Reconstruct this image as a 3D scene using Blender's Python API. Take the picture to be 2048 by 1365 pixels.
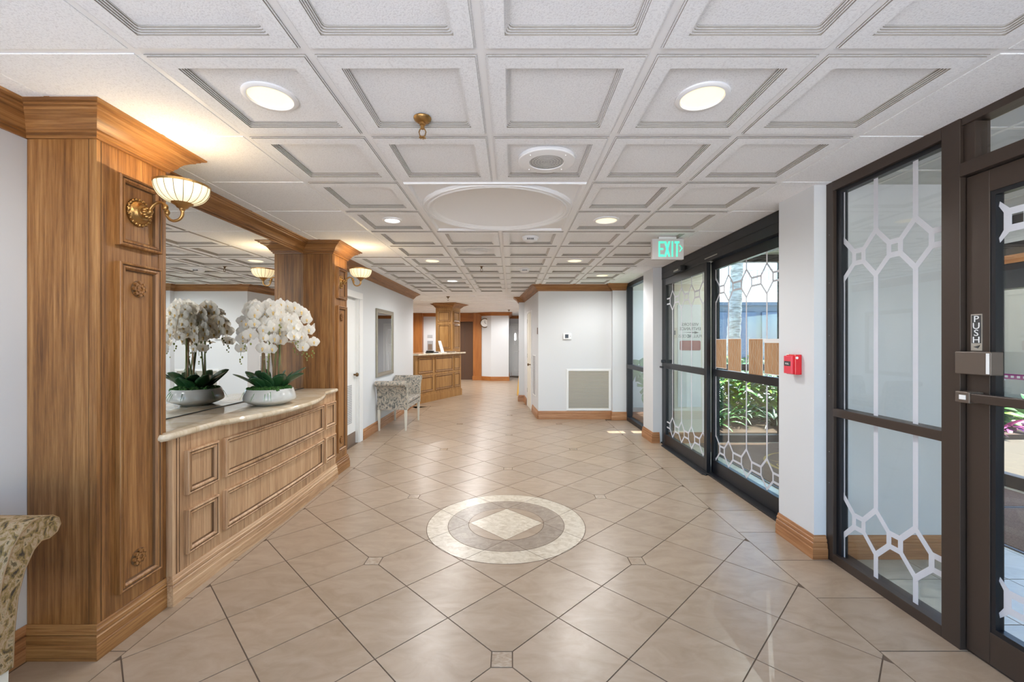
import bpy, bmesh, math, random
from math import sin, cos, pi, radians as R
from mathutils import Vector, Matrix

random.seed(7)
for _o in list(bpy.data.objects):
    bpy.data.objects.remove(_o)
SC = bpy.context.scene
COL = SC.collection

# ------------------------------------------------------------------ camera, world, sun, exposure
CH = 1.415          # eye height
CEIL = 2.438        # ceiling height
cam = bpy.data.cameras.new('camera')
cam.sensor_width = 36.0
cam.lens = 850.0 / 2048.0 * 36.0
cam.clip_start = 0.05
cam.clip_end = 300
camo = bpy.data.objects.new('camera', cam)
camo.location = (0, 0, CH)
camo.rotation_euler = (R(90), 0, 0)
COL.objects.link(camo)
SC.camera = camo

W = bpy.data.worlds.new('sky')
SC.world = W
W.use_nodes = True
wn = W.node_tree.nodes
wn.clear()
sky = wn.new('ShaderNodeTexSky')
sky.sky_type = 'NISHITA'
sky.sun_disc = False
sky.sun_elevation = R(58)
sky.sun_rotation = R(49)
sky.air_density = 1.0
sky.dust_density = 0.4
sky.ozone_density = 1.0
hs = wn.new('ShaderNodeHueSaturation')
hs.inputs['Saturation'].default_value = 1.15
bg = wn.new('ShaderNodeBackground')
bg.inputs[1].default_value = 0.46
wo = wn.new('ShaderNodeOutputWorld')
W.node_tree.links.new(sky.outputs[0], hs.inputs['Color'])
W.node_tree.links.new(hs.outputs[0], bg.inputs[0])
W.node_tree.links.new(bg.outputs[0], wo.inputs[0])

sl = bpy.data.lights.new('sun', 'SUN')
sl.energy = 9.5
sl.angle = R(0.6)
sl.color = (1.0, 0.95, 0.86)
so = bpy.data.objects.new('sun', sl)
so.rotation_euler = Vector((-0.30, -0.26, -1.0)).to_track_quat('-Z', 'Y').to_euler()
so.location = (6, 6, 12)
COL.objects.link(so)

SC.view_settings.view_transform = 'Standard'
SC.view_settings.look = 'None'
SC.view_settings.gamma = 1.0
SC.view_settings.use_curve_mapping = False
SC.view_settings.exposure = 1.04
LAMP_W = 10.0
SC.cycles.max_bounces = 10
SC.cycles.diffuse_bounces = 5
SC.cycles.glossy_bounces = 5
SC.cycles.transparent_max_bounces = 24
SC.cycles.caustics_reflective = False
SC.cycles.caustics_refractive = False
SC.cycles.sample_clamp_indirect = 6.0
SC.cycles.use_denoising = True

# ------------------------------------------------------------------ materials
M = {}
def nodemat(name):
    m = bpy.data.materials.new(name)
    m.use_nodes = True
    nt = m.node_tree
    return m, nt, nt.nodes['Principled BSDF'], nt.nodes, nt.links

def simple(name, col, rough=0.5, metal=0.0, emit=None, es=0.0, bump=0.0, bscale=60, spec=None, coat=0.0):
    m, nt, b, N, L = nodemat(name)
    b.inputs['Base Color'].default_value = (*col, 1)
    b.inputs['Roughness'].default_value = rough
    b.inputs['Metallic'].default_value = metal
    if spec is not None:
        b.inputs['Specular IOR Level'].default_value = spec
    if coat:
        b.inputs['Coat Weight'].default_value = coat
        b.inputs['Coat Roughness'].default_value = 0.1
    if emit:
        b.inputs['Emission Color'].default_value = (*emit, 1)
        b.inputs['Emission Strength'].default_value = es
    tc = N.new('ShaderNodeTexCoord')
    nz = N.new('ShaderNodeTexNoise')
    nz.inputs['Scale'].default_value = bscale
    nz.inputs['Detail'].default_value = 4
    L.new(tc.outputs['Object'], nz.inputs['Vector'])
    if bump:
        bp = N.new('ShaderNodeBump')
        bp.inputs['Strength'].default_value = bump
        bp.inputs['Distance'].default_value = 0.003
        L.new(nz.outputs['Fac'], bp.inputs['Height'])
        L.new(bp.outputs[0], b.inputs['Normal'])
    M[name] = m
    return m

def ramp(N, stops):
    r = N.new('ShaderNodeValToRGB')
    e = r.color_ramp.elements
    e[0].position, e[0].color = stops[0][0], (*stops[0][1], 1)
    e[1].position, e[1].color = stops[-1][0], (*stops[-1][1], 1)
    for p, c in stops[1:-1]:
        x = e.new(p)
        x.color = (*c, 1)
    return r

def wood(name, scale, dark, mid, light, rough=0.45):
    """fine streaked grain; scale is small along the grain direction"""
    m, nt, b, N, L = nodemat(name)
    tc = N.new('ShaderNodeTexCoord')
    mp = N.new('ShaderNodeMapping')
    mp.inputs['Scale'].default_value = scale
    L.new(tc.outputs['Object'], mp.inputs['Vector'])
    n1 = N.new('ShaderNodeTexNoise')
    n1.inputs['Scale'].default_value = 1.0
    n1.inputs['Detail'].default_value = 9
    n1.inputs['Roughness'].default_value = 0.72
    n1.inputs['Distortion'].default_value = 0.25
    L.new(mp.outputs[0], n1.inputs['Vector'])
    mp2 = N.new('ShaderNodeMapping')
    mp2.inputs['Scale'].default_value = tuple(s * 0.16 for s in scale)
    L.new(tc.outputs['Object'], mp2.inputs['Vector'])
    n2 = N.new('ShaderNodeTexNoise')
    n2.inputs['Detail'].default_value = 3
    n2.inputs['Scale'].default_value = 1.0
    n2.inputs['Distortion'].default_value = 0.8
    L.new(mp2.outputs[0], n2.inputs['Vector'])
    mx = N.new('ShaderNodeMix')
    mx.inputs[0].default_value = 0.38
    L.new(n1.outputs['Fac'], mx.inputs[2])
    L.new(n2.outputs['Fac'], mx.inputs[3])
    rp = ramp(N, [(0.34, dark), (0.49, mid), (0.64, light)])
    L.new(mx.outputs[0], rp.inputs[0])
    L.new(rp.outputs[0], b.inputs['Base Color'])
    b.inputs['Roughness'].default_value = rough
    bp = N.new('ShaderNodeBump')
    bp.inputs['Strength'].default_value = 0.18
    bp.inputs['Distance'].default_value = 0.002
    L.new(n1.outputs['Fac'], bp.inputs['Height'])
    L.new(bp.outputs[0], b.inputs['Normal'])
    M[name] = m
    return m

WD, WM, WL = (0.09, 0.032, 0.007), (0.26, 0.110, 0.030), (0.44, 0.225, 0.080)
wood('wood_v', (95, 95, 3.0), WD, WM, WL)
wood('wood_y', (95, 3.0, 95), WD, WM, WL)
wood('wood_x', (3.0, 95, 95), WD, WM, WL)
TD, TM, TL = (0.22, 0.108, 0.048), (0.47, 0.275, 0.145), (0.63, 0.42, 0.25)  # the column wood again, with glare put into a paler tan
wood('wood_glare_v', (105, 105, 3.2), TD, TM, TL, 0.45)
wood('wood_glare_y', (105, 3.2, 105), TD, TM, TL, 0.42)
BD, BM, BL = (0.20, 0.075, 0.025), (0.36, 0.16, 0.062), (0.48, 0.25, 0.12)
wood('base_y', (70, 3.0, 70), BD, BM, BL, 0.4)
wood('base_x', (3.0, 70, 70), BD, BM, BL, 0.4)
OD, OM, OL = (0.22, 0.065, 0.010), (0.35, 0.118, 0.020), (0.43, 0.165, 0.035)
wood('orange_v', (22, 22, 1.5), OD, OM, OL)
wood('orange_y', (22, 1.5, 22), OD, OM, OL)
wood('orange_x', (1.5, 22, 22), OD, OM, OL)
wood('desk_v', (40, 40, 2.0), (0.21, 0.09, 0.022), (0.37, 0.185, 0.055), (0.48, 0.27, 0.095))
wood('groove', (60, 60, 3), (0.07, 0.03, 0.012), (0.11, 0.05, 0.02), (0.16, 0.08, 0.03), 0.6)
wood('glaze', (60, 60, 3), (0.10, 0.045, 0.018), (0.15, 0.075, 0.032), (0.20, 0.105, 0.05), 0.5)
wood('paper_wood', (60, 60, 4), (0.32, 0.17, 0.08), (0.42, 0.24, 0.12), (0.52, 0.33, 0.19), 0.8)

simple('wall_white', (0.655, 0.665, 0.68), 0.75, bump=0.05, bscale=250)
simple('paint_white', (0.80, 0.80, 0.79), 0.35)
simple('grid_white', (0.90, 0.90, 0.90), 0.5)
simple('dome_white', (0.87, 0.87, 0.87), 0.55)
simple('vest_wall', (0.74, 0.70, 0.60), 0.8, bump=0.05, bscale=250)
simple('plate_beige', (0.62, 0.55, 0.44), 0.5)
simple('bronze', (0.062, 0.044, 0.035), 0.38, metal=0.35)
simple('bronze_light', (0.14, 0.11, 0.09), 0.4, metal=0.4)
simple('black_frame', (0.012, 0.013, 0.017), 0.33, metal=0.2)
simple('dark_frame', (0.018, 0.020, 0.026), 0.4, metal=0.3)
simple('grout', (0.13, 0.088, 0.058), 0.9)
simple('frost', (0.60, 0.61, 0.66), 0.7)
simple('chrome', (0.75, 0.75, 0.74), 0.12, metal=1.0)
simple('steel', (0.55, 0.54, 0.51), 0.3, metal=1.0)
simple('brass_old', (0.42, 0.24, 0.085), 0.34, metal=0.9, bump=0.5, bscale=90)
simple('brass_dark', (0.16, 0.10, 0.05), 0.4, metal=0.9)
simple('black_plastic', (0.012, 0.012, 0.012), 0.4)
simple('grey_plastic', (0.34, 0.34, 0.35), 0.5)
simple('white_plastic', (0.8, 0.8, 0.8), 0.35)
simple('screen_dark', (0.02, 0.03, 0.06), 0.2)
simple('alarm_red', (0.62, 0.01, 0.02), 0.25, coat=0.3)
simple('alarm_pale', (0.75, 0.06, 0.09), 0.3)
simple('sign_grey', (0.60, 0.57, 0.56), 0.5)
simple('exit_green', (0.1, 0.6, 0.45), 0.5, emit=(0.10, 0.83, 0.50), es=0.46)
simple('lens_warm', (0.9, 0.85, 0.7), 0.5, emit=(1.0, 0.80, 0.44), es=0.60)
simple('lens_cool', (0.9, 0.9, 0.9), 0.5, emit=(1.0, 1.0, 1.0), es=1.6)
simple('shade_glass', (0.85, 0.75, 0.5), 0.4, emit=(1.0, 0.83, 0.50), es=0.38)
simple('pot_white', (0.52, 0.51, 0.48), 0.22, coat=0.4)
def mat_petal():
    m, nt, b, N, L = nodemat('petal')
    b.inputs['Base Color'].default_value = (0.90, 0.885, 0.86, 1); b.inputs['Roughness'].default_value = 0.6
    tr = N.new('ShaderNodeBsdfTranslucent'); tr.inputs[0].default_value = (0.92, 0.88, 0.80, 1)
    mx = N.new('ShaderNodeMixShader'); mx.inputs[0].default_value = 0.58
    out = [n for n in N if n.type == 'OUTPUT_MATERIAL'][0]
    L.new(b.outputs[0], mx.inputs[1]); L.new(tr.outputs[0], mx.inputs[2]); L.new(mx.outputs[0], out.inputs[0])
    M['petal'] = m
mat_petal()
simple('petal_core', (0.72, 0.50, 0.20), 0.6)
simple('bud', (0.20, 0.22, 0.05), 0.5)
simple('stem_green', (0.16, 0.20, 0.06), 0.5)
simple('stem_brown', (0.24, 0.14, 0.06), 0.6)
simple('moss', (0.035, 0.10, 0.015), 0.95, bump=1.0, bscale=120)
simple('leaf_dark', (0.018, 0.065, 0.022), 0.28)
simple('leaf_green', (0.06, 0.21, 0.035), 0.4)
simple('leaf_lime', (0.22, 0.42, 0.03), 0.45)
simple('leaf_blue', (0.10, 0.17, 0.12), 0.5)
simple('leaf_purple', (0.42, 0.05, 0.24), 0.45)
simple('soil', (0.09, 0.055, 0.035), 0.95, bump=1.0, bscale=40)
simple('pavement', (0.79, 0.765, 0.735), 0.9, bump=0.3, bscale=30)
simple('walk_tan', (0.115, 0.095, 0.065), 0.9, bump=0.3, bscale=30)
simple('stucco_white', (0.74, 0.76, 0.78), 0.9)
simple('stucco_beige', (0.19, 0.155, 0.105), 0.9)
simple('building_blue', (0.085, 0.12, 0.165), 0.8)
simple('building_glass', (0.06, 0.10, 0.17), 0.35)
simple('cream_leg', (0.62, 0.58, 0.50), 0.5, bump=0.3, bscale=30)
simple('yellow_sign', (0.75, 0.42, 0.06), 0.4)
simple('purple_vinyl', (0.26, 0.02, 0.17), 0.5)
simple('red_sign', (0.33, 0.07, 0.05), 0.5)
simple('ink', (0.05, 0.05, 0.05), 0.6)
simple('kick_brown', (0.20, 0.14, 0.10), 0.5)
simple('gold_thread', (0.40, 0.27, 0.08), 0.9)
simple('slat_beige', (0.60, 0.56, 0.45), 0.55)
simple('grille_grey', (0.42, 0.42, 0.43), 0.6)
simple('frame_silver', (0.36, 0.33, 0.27), 0.32, metal=0.7)
simple('lift_brown', (0.13, 0.075, 0.05), 0.3, metal=0.4)
simple('shadow_gap', (0.05, 0.05, 0.05), 0.9)
simple('bench_grey', (0.30, 0.29, 0.27), 0.7)

def mat_mirror():
    m, nt, b, N, L = nodemat('mirror')
    b.inputs['Base Color'].default_value = (0.93, 0.95, 0.95, 1)
    b.inputs['Metallic'].default_value = 1
    b.inputs['Roughness'].default_value = 0.0
    M['mirror'] = m
mat_mirror()

def mat_glass(name, tint):
    m = bpy.data.materials.new(name)
    m.use_nodes = True
    nt = m.node_tree
    N, L = nt.nodes, nt.links
    N.clear()
    o = N.new('ShaderNodeOutputMaterial')
    mix = N.new('ShaderNodeMixShader')
    tr = N.new('ShaderNodeBsdfTransparent')
    tr.inputs[0].default_value = (*tint, 1)
    gl = N.new('ShaderNodeBsdfGlossy')
    gl.inputs['Roughness'].default_value = 0.0
    gl.inputs[0].default_value = (1, 1, 1, 1)
    lw = N.new('ShaderNodeLayerWeight')
    lw.inputs[0].default_value = 0.5
    pw = N.new('ShaderNodeMath'); pw.operation = 'POWER'; pw.inputs[1].default_value = 5
    ml = N.new('ShaderNodeMath'); ml.operation = 'MULTIPLY_ADD'
    ml.inputs[1].default_value = 0.96
    ml.inputs[2].default_value = 0.045
    L.new(lw.outputs['Facing'], pw.inputs[0])
    L.new(pw.outputs[0], ml.inputs[0])
    L.new(ml.outputs[0], mix.inputs[0])
    L.new(tr.outputs[0], mix.inputs[1])
    L.new(gl.outputs[0], mix.inputs[2])
    L.new(mix.outputs[0], o.inputs[0])
    M[name] = m
mat_glass('glass', (0.97, 0.98, 0.975))
mat_glass('glass_green', (0.90, 0.95, 0.93))

def mat_ceiling():
    m, nt, b, N, L = nodemat('ceiling_tile')
    tc = N.new('ShaderNodeTexCoord')
    n = N.new('ShaderNodeTexNoise')
    n.inputs['Scale'].default_value = 170
    n.inputs['Detail'].default_value = 3
    n.inputs['Roughness'].default_value = 0.6
    L.new(tc.outputs['Object'], n.inputs['Vector'])
    rp = ramp(N, [(0.36, (0.80, 0.80, 0.81)), (0.5, (0.92, 0.925, 0.935))])
    L.new(n.outputs['Fac'], rp.inputs[0])
    L.new(rp.outputs[0], b.inputs['Base Color'])
    b.inputs['Roughness'].default_value = 0.9
    bp = N.new('ShaderNodeBump')
    bp.inputs['Strength'].default_value = 0.6
    bp.inputs['Distance'].default_value = 0.002
    L.new(n.outputs['Fac'], bp.inputs['Height'])
    L.new(bp.outputs[0], b.inputs['Normal'])
    M['ceiling_tile'] = m
mat_ceiling()
simple('tile_riser_shade', (0.27, 0.245, 0.21), 0.95)  # dark tan puts shade into the colour of the stepped tile risers

def mat_tile(name, c1, c2, c3, sc=1.0, rough=0.2, sx=1.0):
    m, nt, b, N, L = nodemat(name)
    tc = N.new('ShaderNodeTexCoord')
    oi = N.new('ShaderNodeObjectInfo')
    vm = N.new('ShaderNodeVectorMath'); vm.operation = 'MULTIPLY_ADD'
    L.new(oi.outputs['Random'], vm.inputs[0])
    vm.inputs[1].default_value = (37, 19, 0)
    L.new(tc.outputs['Object'], vm.inputs[2])
    mp = N.new('ShaderNodeMapping')
    mp.inputs['Scale'].default_value = (3.2 * sc, 7.0 * sc * sx, 3.0)
    mp.inputs['Rotation'].default_value = (0, 0, R(28))
    L.new(vm.outputs[0], mp.inputs['Vector'])
    n = N.new('ShaderNodeTexNoise')
    n.inputs['Scale'].default_value = 1.6
    n.inputs['Detail'].default_value = 8
    n.inputs['Roughness'].default_value = 0.62
    n.inputs['Distortion'].default_value = 0.9
    L.new(mp.outputs[0], n.inputs['Vector'])
    rp = ramp(N, [(0.30, c1), (0.5, c2), (0.68, c3)])
    L.new(n.outputs['Fac'], rp.inputs[0])
    hv = N.new('ShaderNodeHueSaturation')
    ma = N.new('ShaderNodeMath'); ma.operation = 'MULTIPLY_ADD'
    ma.inputs[1].default_value = 0.10
    ma.inputs[2].default_value = 0.95
    L.new(oi.outputs['Random'], ma.inputs[0])
    L.new(ma.outputs[0], hv.inputs['Value'])
    L.new(rp.outputs[0], hv.inputs['Color'])
    L.new(hv.outputs[0], b.inputs['Base Color'])
    b.inputs['Roughness'].default_value = rough
    M[name] = m
mat_tile('floor_tile', (0.325, 0.236, 0.158), (0.375, 0.279, 0.195), (0.412, 0.314, 0.227), 1.0, 0.30)
mat_tile('tile_pale', (0.46, 0.37, 0.26), (0.60, 0.52, 0.40), (0.70, 0.62, 0.51), 4.0, 0.28, 0.6)
mat_tile('tile_brown', (0.24, 0.18, 0.13), (0.31, 0.245, 0.185), (0.39, 0.31, 0.24), 4.0, 0.28, 0.6)
mat_tile('tile_insert', (0.34, 0.25, 0.17), (0.43, 0.33, 0.24), (0.52, 0.43, 0.33), 6.0, 0.15)
mat_tile('marble_cream', (0.50, 0.38, 0.24), (0.62, 0.51, 0.37), (0.70, 0.62, 0.50), 1.2, 0.09)
mat_tile('vest_tile', (0.50, 0.49, 0.41), (0.58, 0.57, 0.48), (0.64, 0.63, 0.54), 0.8, 0.25)

def mat_fabric(name, cols, sc, sat=1.0):
    m, nt, b, N, L = nodemat(name)
    tc = N.new('ShaderNodeTexCoord')
    mp = N.new('ShaderNodeMapping')
    mp.inputs['Scale'].default_value = (sc, sc, sc * 0.8)
    L.new(tc.outputs['Object'], mp.inputs['Vector'])
    nd = N.new('ShaderNodeTexNoise'); nd.inputs['Scale'].default_value = 1.2
    nd.inputs['Detail'].default_value = 3
    L.new(mp.outputs[0], nd.inputs['Vector'])
    va = N.new('ShaderNodeVectorMath'); va.operation = 'MULTIPLY_ADD'
    va.inputs[1].default_value = (0.8, 0.8, 0.8)
    L.new(nd.outputs['Color'], va.inputs[0])
    L.new(mp.outputs[0], va.inputs[2])
    v = N.new('ShaderNodeTexVoronoi'); v.inputs['Scale'].default_value = 0.9
    L.new(va.outputs[0], v.inputs['Vector'])
    ml = N.new('ShaderNodeMath'); ml.operation = 'MULTIPLY'; ml.inputs[1].default_value = 26
    L.new(v.outputs['Distance'], ml.inputs[0])
    sn = N.new('ShaderNodeMath'); sn.operation = 'SINE'
    L.new(ml.outputs[0], sn.inputs[0])
    n3 = N.new('ShaderNodeTexNoise'); n3.inputs['Scale'].default_value = 3.4
    n3.inputs['Detail'].default_value = 10; n3.inputs['Roughness'].default_value = 0.72
    L.new(va.outputs[0], n3.inputs['Vector'])
    ad = N.new('ShaderNodeMath'); ad.operation = 'MULTIPLY_ADD'; ad.inputs[1].default_value = 0.055
    L.new(sn.outputs[0], ad.inputs[0]); L.new(n3.outputs['Fac'], ad.inputs[2])
    rp = ramp(N, cols)
    L.new(ad.outputs[0], rp.inputs[0])
    L.new(rp.outputs[0], b.inputs['Base Color'])
    b.inputs['Roughness'].default_value = 0.9
    bp = N.new('ShaderNodeBump'); bp.inputs['Strength'].default_value = 0.4
    bp.inputs['Distance'].default_value = 0.003
    L.new(ad.outputs[0], bp.inputs['Height']); L.new(bp.outputs[0], b.inputs['Normal'])
    M[name] = m
mat_fabric('fabric_gold', [(0.36, (0.035, 0.022, 0.012)), (0.43, (0.16, 0.105, 0.035)), (0.48, (0.24, 0.155, 0.05)),
                           (0.53, (0.32, 0.21, 0.13)), (0.58, (0.36, 0.27, 0.15)), (0.64, (0.10, 0.07, 0.03))], 11.0)
mat_fabric('fabric_grey', [(0.36, (0.09, 0.09, 0.09)), (0.43, (0.20, 0.19, 0.165)), (0.48, (0.33, 0.32, 0.28)),
                           (0.55, (0.42, 0.33, 0.26)), (0.63, (0.50, 0.46, 0.38)), (0.73, (0.20, 0.18, 0.16))], 9.0)

def mat_carpet():
    m, nt, b, N, L = nodemat('carpet_brown')
    tc = N.new('ShaderNodeTexCoord')
    n = N.new('ShaderNodeTexNoise'); n.inputs['Scale'].default_value = 160
    L.new(tc.outputs['Object'], n.inputs['Vector'])
    rp = ramp(N, [(0.35, (0.10, 0.055, 0.035)), (0.65, (0.20, 0.125, 0.085))])
    L.new(n.outputs['Fac'], rp.inputs[0]); L.new(rp.outputs[0], b.inputs['Base Color'])
    b.inputs['Roughness'].default_value = 0.95
    M['carpet_brown'] = m
mat_carpet()

def mat_trunk():
    m, nt, b, N, L = nodemat('palm_bark')
    tc = N.new('ShaderNodeTexCoord')
    mp = N.new('ShaderNodeMapping'); mp.inputs['Scale'].default_value = (4, 4, 16)
    L.new(tc.outputs['Object'], mp.inputs['Vector'])
    n = N.new('ShaderNodeTexNoise'); n.inputs['Scale'].default_value = 1.5; n.inputs['Detail'].default_value = 5
    L.new(mp.outputs[0], n.inputs['Vector'])
    rp = ramp(N, [(0.35, (0.30, 0.27, 0.24)), (0.6, (0.62, 0.60, 0.57))])
    L.new(n.outputs['Fac'], rp.inputs[0]); L.new(rp.outputs[0], b.inputs['Base Color'])
    b.inputs['Roughness'].default_value = 0.9
    M['palm_bark'] = m
mat_trunk()

# ------------------------------------------------------------------ mesh helpers
class MB:
    def __init__(s):
        s.v, s.f, s.mi = [], [], []
        s.cur = 0
    def add(s, vs, fs):
        o = len(s.v)
        s.v += [tuple(p) for p in vs]
        for f in fs:
            s.f.append(tuple(i + o for i in f))
            s.mi.append(s.cur)
        return s
    def box(s, x0, x1, y0, y1, z0, z1):
        x0, x1 = min(x0, x1), max(x0, x1); y0, y1 = min(y0, y1), max(y0, y1); z0, z1 = min(z0, z1), max(z0, z1)
        return s.add([(x0,y0,z0),(x1,y0,z0),(x1,y1,z0),(x0,y1,z0),(x0,y0,z1),(x1,y0,z1),(x1,y1,z1),(x0,y1,z1)],
                     [(3,2,1,0),(4,5,6,7),(0,1,5,4),(1,2,6,5),(2,3,7,6),(3,0,4,7)])
    def obox(s, F, u0, u1, w0, w1, n0, n1):
        """box in the local frame F(u,w,n)"""
        c = [F(u0,w0,n0),F(u1,w0,n0),F(u1,w0,n1),F(u0,w0,n1),F(u0,w1,n0),F(u1,w1,n0),F(u1,w1,n1),F(u0,w1,n1)]
        return s.add(c, [(3,2,1,0),(4,5,6,7),(0,1,5,4),(1,2,6,5),(2,3,7,6),(3,0,4,7)])
    def prism(s, pts, z0, z1):
        n = len(pts)
        vs = [(p[0],p[1],z0) for p in pts] + [(p[0],p[1],z1) for p in pts]
        fs = [tuple(range(n))[::-1], tuple(range(n, 2*n))] + [(i,(i+1)%n,n+(i+1)%n,n+i) for i in range(n)]
        return s.add(vs, fs)
    def loft(s, loops, closed=True, cap0=False, cap1=False):
        n = len(loops[0]); o = []
        vs = [p for l in loops for p in l]
        fs = []
        for k in range(len(loops)-1):
            for i in range(n if closed else n-1):
                j = (i+1) % n
                fs.append((k*n+i, k*n+j, (k+1)*n+j, (k+1)*n+i))
        if cap0: fs.append(tuple(range(n))[::-1])
        if cap1: fs.append(tuple(range((len(loops)-1)*n, len(loops)*n)))
        return s.add(vs, fs)
    def lathe(s, prof, c=(0,0,0), n=32, axis=(0,0,1), cap=True):
        """prof: (r, h) along axis"""
        a = Vector(axis).normalized()
        t = Vector((1,0,0)) if abs(a.x) < 0.9 else Vector((0,1,0))
        e1 = a.cross(t).normalized(); e2 = a.cross(e1)
        c = Vector(c)
        loops = [[c + a*h + (e1*cos(2*pi*i/n) + e2*sin(2*pi*i/n))*max(r,1e-5) for i in range(n)] for r, h in prof]
        return s.loft(loops, True, cap, cap)
    def tube(s, path, r, n=8, cap=True):
        P = [Vector(p) for p in path]
        rs = r if isinstance(r, (list, tuple)) else [r]*len(P)
        loops = []
        up = None
        for i, p in enumerate(P):
            d = (P[min(i+1,len(P)-1)] - P[max(i-1,0)])
            if d.length < 1e-9: d = Vector((0,0,1))
            d.normalize()
            if up is None:
                up = Vector((0,0,1)) if abs(d.z) < 0.9 else Vector((1,0,0))
            a = d.cross(up)
            if a.length < 1e-6: a = d.cross(Vector((1,0,0)))
            a.normalize(); b = a.cross(d).normalized(); up = b
            loops.append([p + (a*cos(2*pi*k/n) + b*sin(2*pi*k/n))*rs[i] for k in range(n)])
        return s.loft(loops, True, cap, cap)
    def sweep(s, path, prof, closed=False):
        """profile (out, z) carried along a plan path; out is to the right of travel"""
        P = [Vector((p[0], p[1])) for p in path]
        n = len(P); loops = []
        for i in range(n):
            if closed or 0 < i < n-1:
                d0 = (P[i]-P[i-1]).normalized(); d1 = (P[(i+1)%n]-P[i]).normalized()
            elif i == 0:
                d0 = d1 = (P[1]-P[0]).normalized()
            else:
                d0 = d1 = (P[-1]-P[-2]).normalized()
            n0 = Vector((d0.y,-d0.x)); n1 = Vector((d1.y,-d1.x))
            m = (n0+n1)
            if m.length < 1e-6: m = n0
            m.normalize(); k = 1.0/max(m.dot(n0), 0.35)
            loops.append([(P[i].x+m.x*o*k, P[i].y+m.y*o*k, z) for o, z in prof])
        if closed: loops.append(loops[0])
        for i in range(len(loops)-1):
            a, b = P[i], P[(i+1) % n]
            s.cur = 1 if abs(a.x-b.x) > abs(a.y-b.y) else 0
            s.loft(loops[i:i+2], True, i == 0 and not closed, i == len(loops)-2 and not closed)
        s.cur = 0
        return s
    def frame(s, F, u0, u1, w0, w1, prof, ku=1, fill=True, gl=None):
        """mitred moulding round a rectangle; prof: (inset, height)"""
        loops = []
        for d, n in prof:
            a, b, c, e = u0+d, u1-d, w0+d, w1-d
            l = [F(a+(b-a)*k/ku, c, n) for k in range(ku)] + [F(b, c, n)] + \
                [F(b+(a-b)*k/ku, e, n) for k in range(ku)] + [F(a, e, n)]
            loops.append(l)
        if gl:
            for k in range(len(loops)-1):
                s.cur = 1 if k in gl else 0
                s.loft(loops[k:k+2], True)
            s.cur = 0
        else:
            s.loft(loops, True)
        if fill:
            d, n = prof[-1]
            a, b, c, e = u0+d, u1-d, w0+d, w1-d
            for k in range(ku):
                p, q = a+(b-a)*k/ku, a+(b-a)*(k+1)/ku
                s.add([F(p,c,n),F(q,c,n),F(q,e,n),F(p,e,n)], [(0,1,2,3)])
        return s
    def sphere(s, c, r, n=10, m=6, sq=(1,1,1)):
        loops = []
        for j in range(m+1):
            t = pi*j/m
            loops.append([(c[0]+r*sq[0]*max(sin(t),1e-4)*cos(2*pi*i/n), c[1]+r*sq[1]*max(sin(t),1e-4)*sin(2*pi*i/n), c[2]-r*sq[2]*cos(t)) for i in range(n)])
        return s.loft(loops)
    def mesh(s, name, mats, smooth=False):
        me = bpy.data.meshes.new(name)
        me.from_pydata(s.v, [], s.f)
        for m in (mats if isinstance(mats, (list, tuple)) else [mats]):
            me.materials.append(M[m])
        for p, k in zip(me.polygons, s.mi):
            p.material_index = k
        me.validate()
        b = bmesh.new(); b.from_mesh(me)
        bmesh.ops.recalc_face_normals(b, faces=b.faces)
        b.to_mesh(me); b.free()
        if smooth:
            me.polygons.foreach_set('use_smooth', [True]*len(me.polygons))
            try:
                me.set_sharp_from_angle(angle=R(smooth if smooth > 1 else 35))
            except Exception:
                pass
        me.update()
        return me
    def build(s, name, mats, parent=None, smooth=False, bevel=0.0, bseg=2, **props):
        return link(name, s.mesh(name, mats, smooth), parent, bevel, bseg, **props)

def link(name, me, parent=None, bevel=0.0, bseg=2, **props):
    o = bpy.data.objects.new(name, me)
    COL.objects.link(o)
    if parent is not None:
        o.parent = parent
        o.matrix_parent_inverse = parent.get('_w', None) and Matrix.Identity(4) or Matrix.Identity(4)
        if parent.name in WORLDINV:
            o.matrix_parent_inverse = WORLDINV[parent.name]
    if bevel:
        b = o.modifiers.new('bevel', 'BEVEL')
        b.width = bevel; b.segments = bseg; b.limit_method = 'ANGLE'; b.angle_limit = R(40)
    for k, v in props.items():
        o[k] = v
    return o

WORLDINV = {}
def thing(name, label, cat, loc=(0,0,0), rz=0.0, group=None, world=True):
    """an Empty at the thing's base; with world=True its children keep world coordinates"""
    o = bpy.data.objects.new(name, None)
    o.empty_display_size = 0.05
    o.location = loc; o.rotation_euler = (0,0,rz)
    COL.objects.link(o)
    o['label'] = label; o['category'] = cat
    if group: o['group'] = group
    if world:
        WORLDINV[o.name] = (Matrix.Translation(Vector(loc)) @ Matrix.Rotation(rz, 4, 'Z')).inverted()
    return o
def tag(o, label, cat, group=None, kind=None):
    if label: o['label'] = label
    if cat: o['category'] = cat
    if group: o['group'] = group
    if kind: o['kind'] = kind
    return o
def copy_tree(o, parent=None, loc=None, rz=None, label=None):
    kids = [c for c in bpy.data.objects if c.parent is o]
    c = o.copy()
    COL.objects.link(c)
    c.parent = parent
    if loc is not None: c.location = loc
    if rz is not None: c.rotation_euler = (0,0,rz)
    if label: c['label'] = label
    for k in kids:
        copy_tree(k, c)
    return c
def plane(O, U, N):
    O, U, N = Vector(O), Vector(U).normalized(), Vector(N).normalized()
    return lambda u, w, n: O + U*u + Vector((0,0,w)) + N*n
def struct(o):
    o['kind'] = 'structure'
    return o
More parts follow.
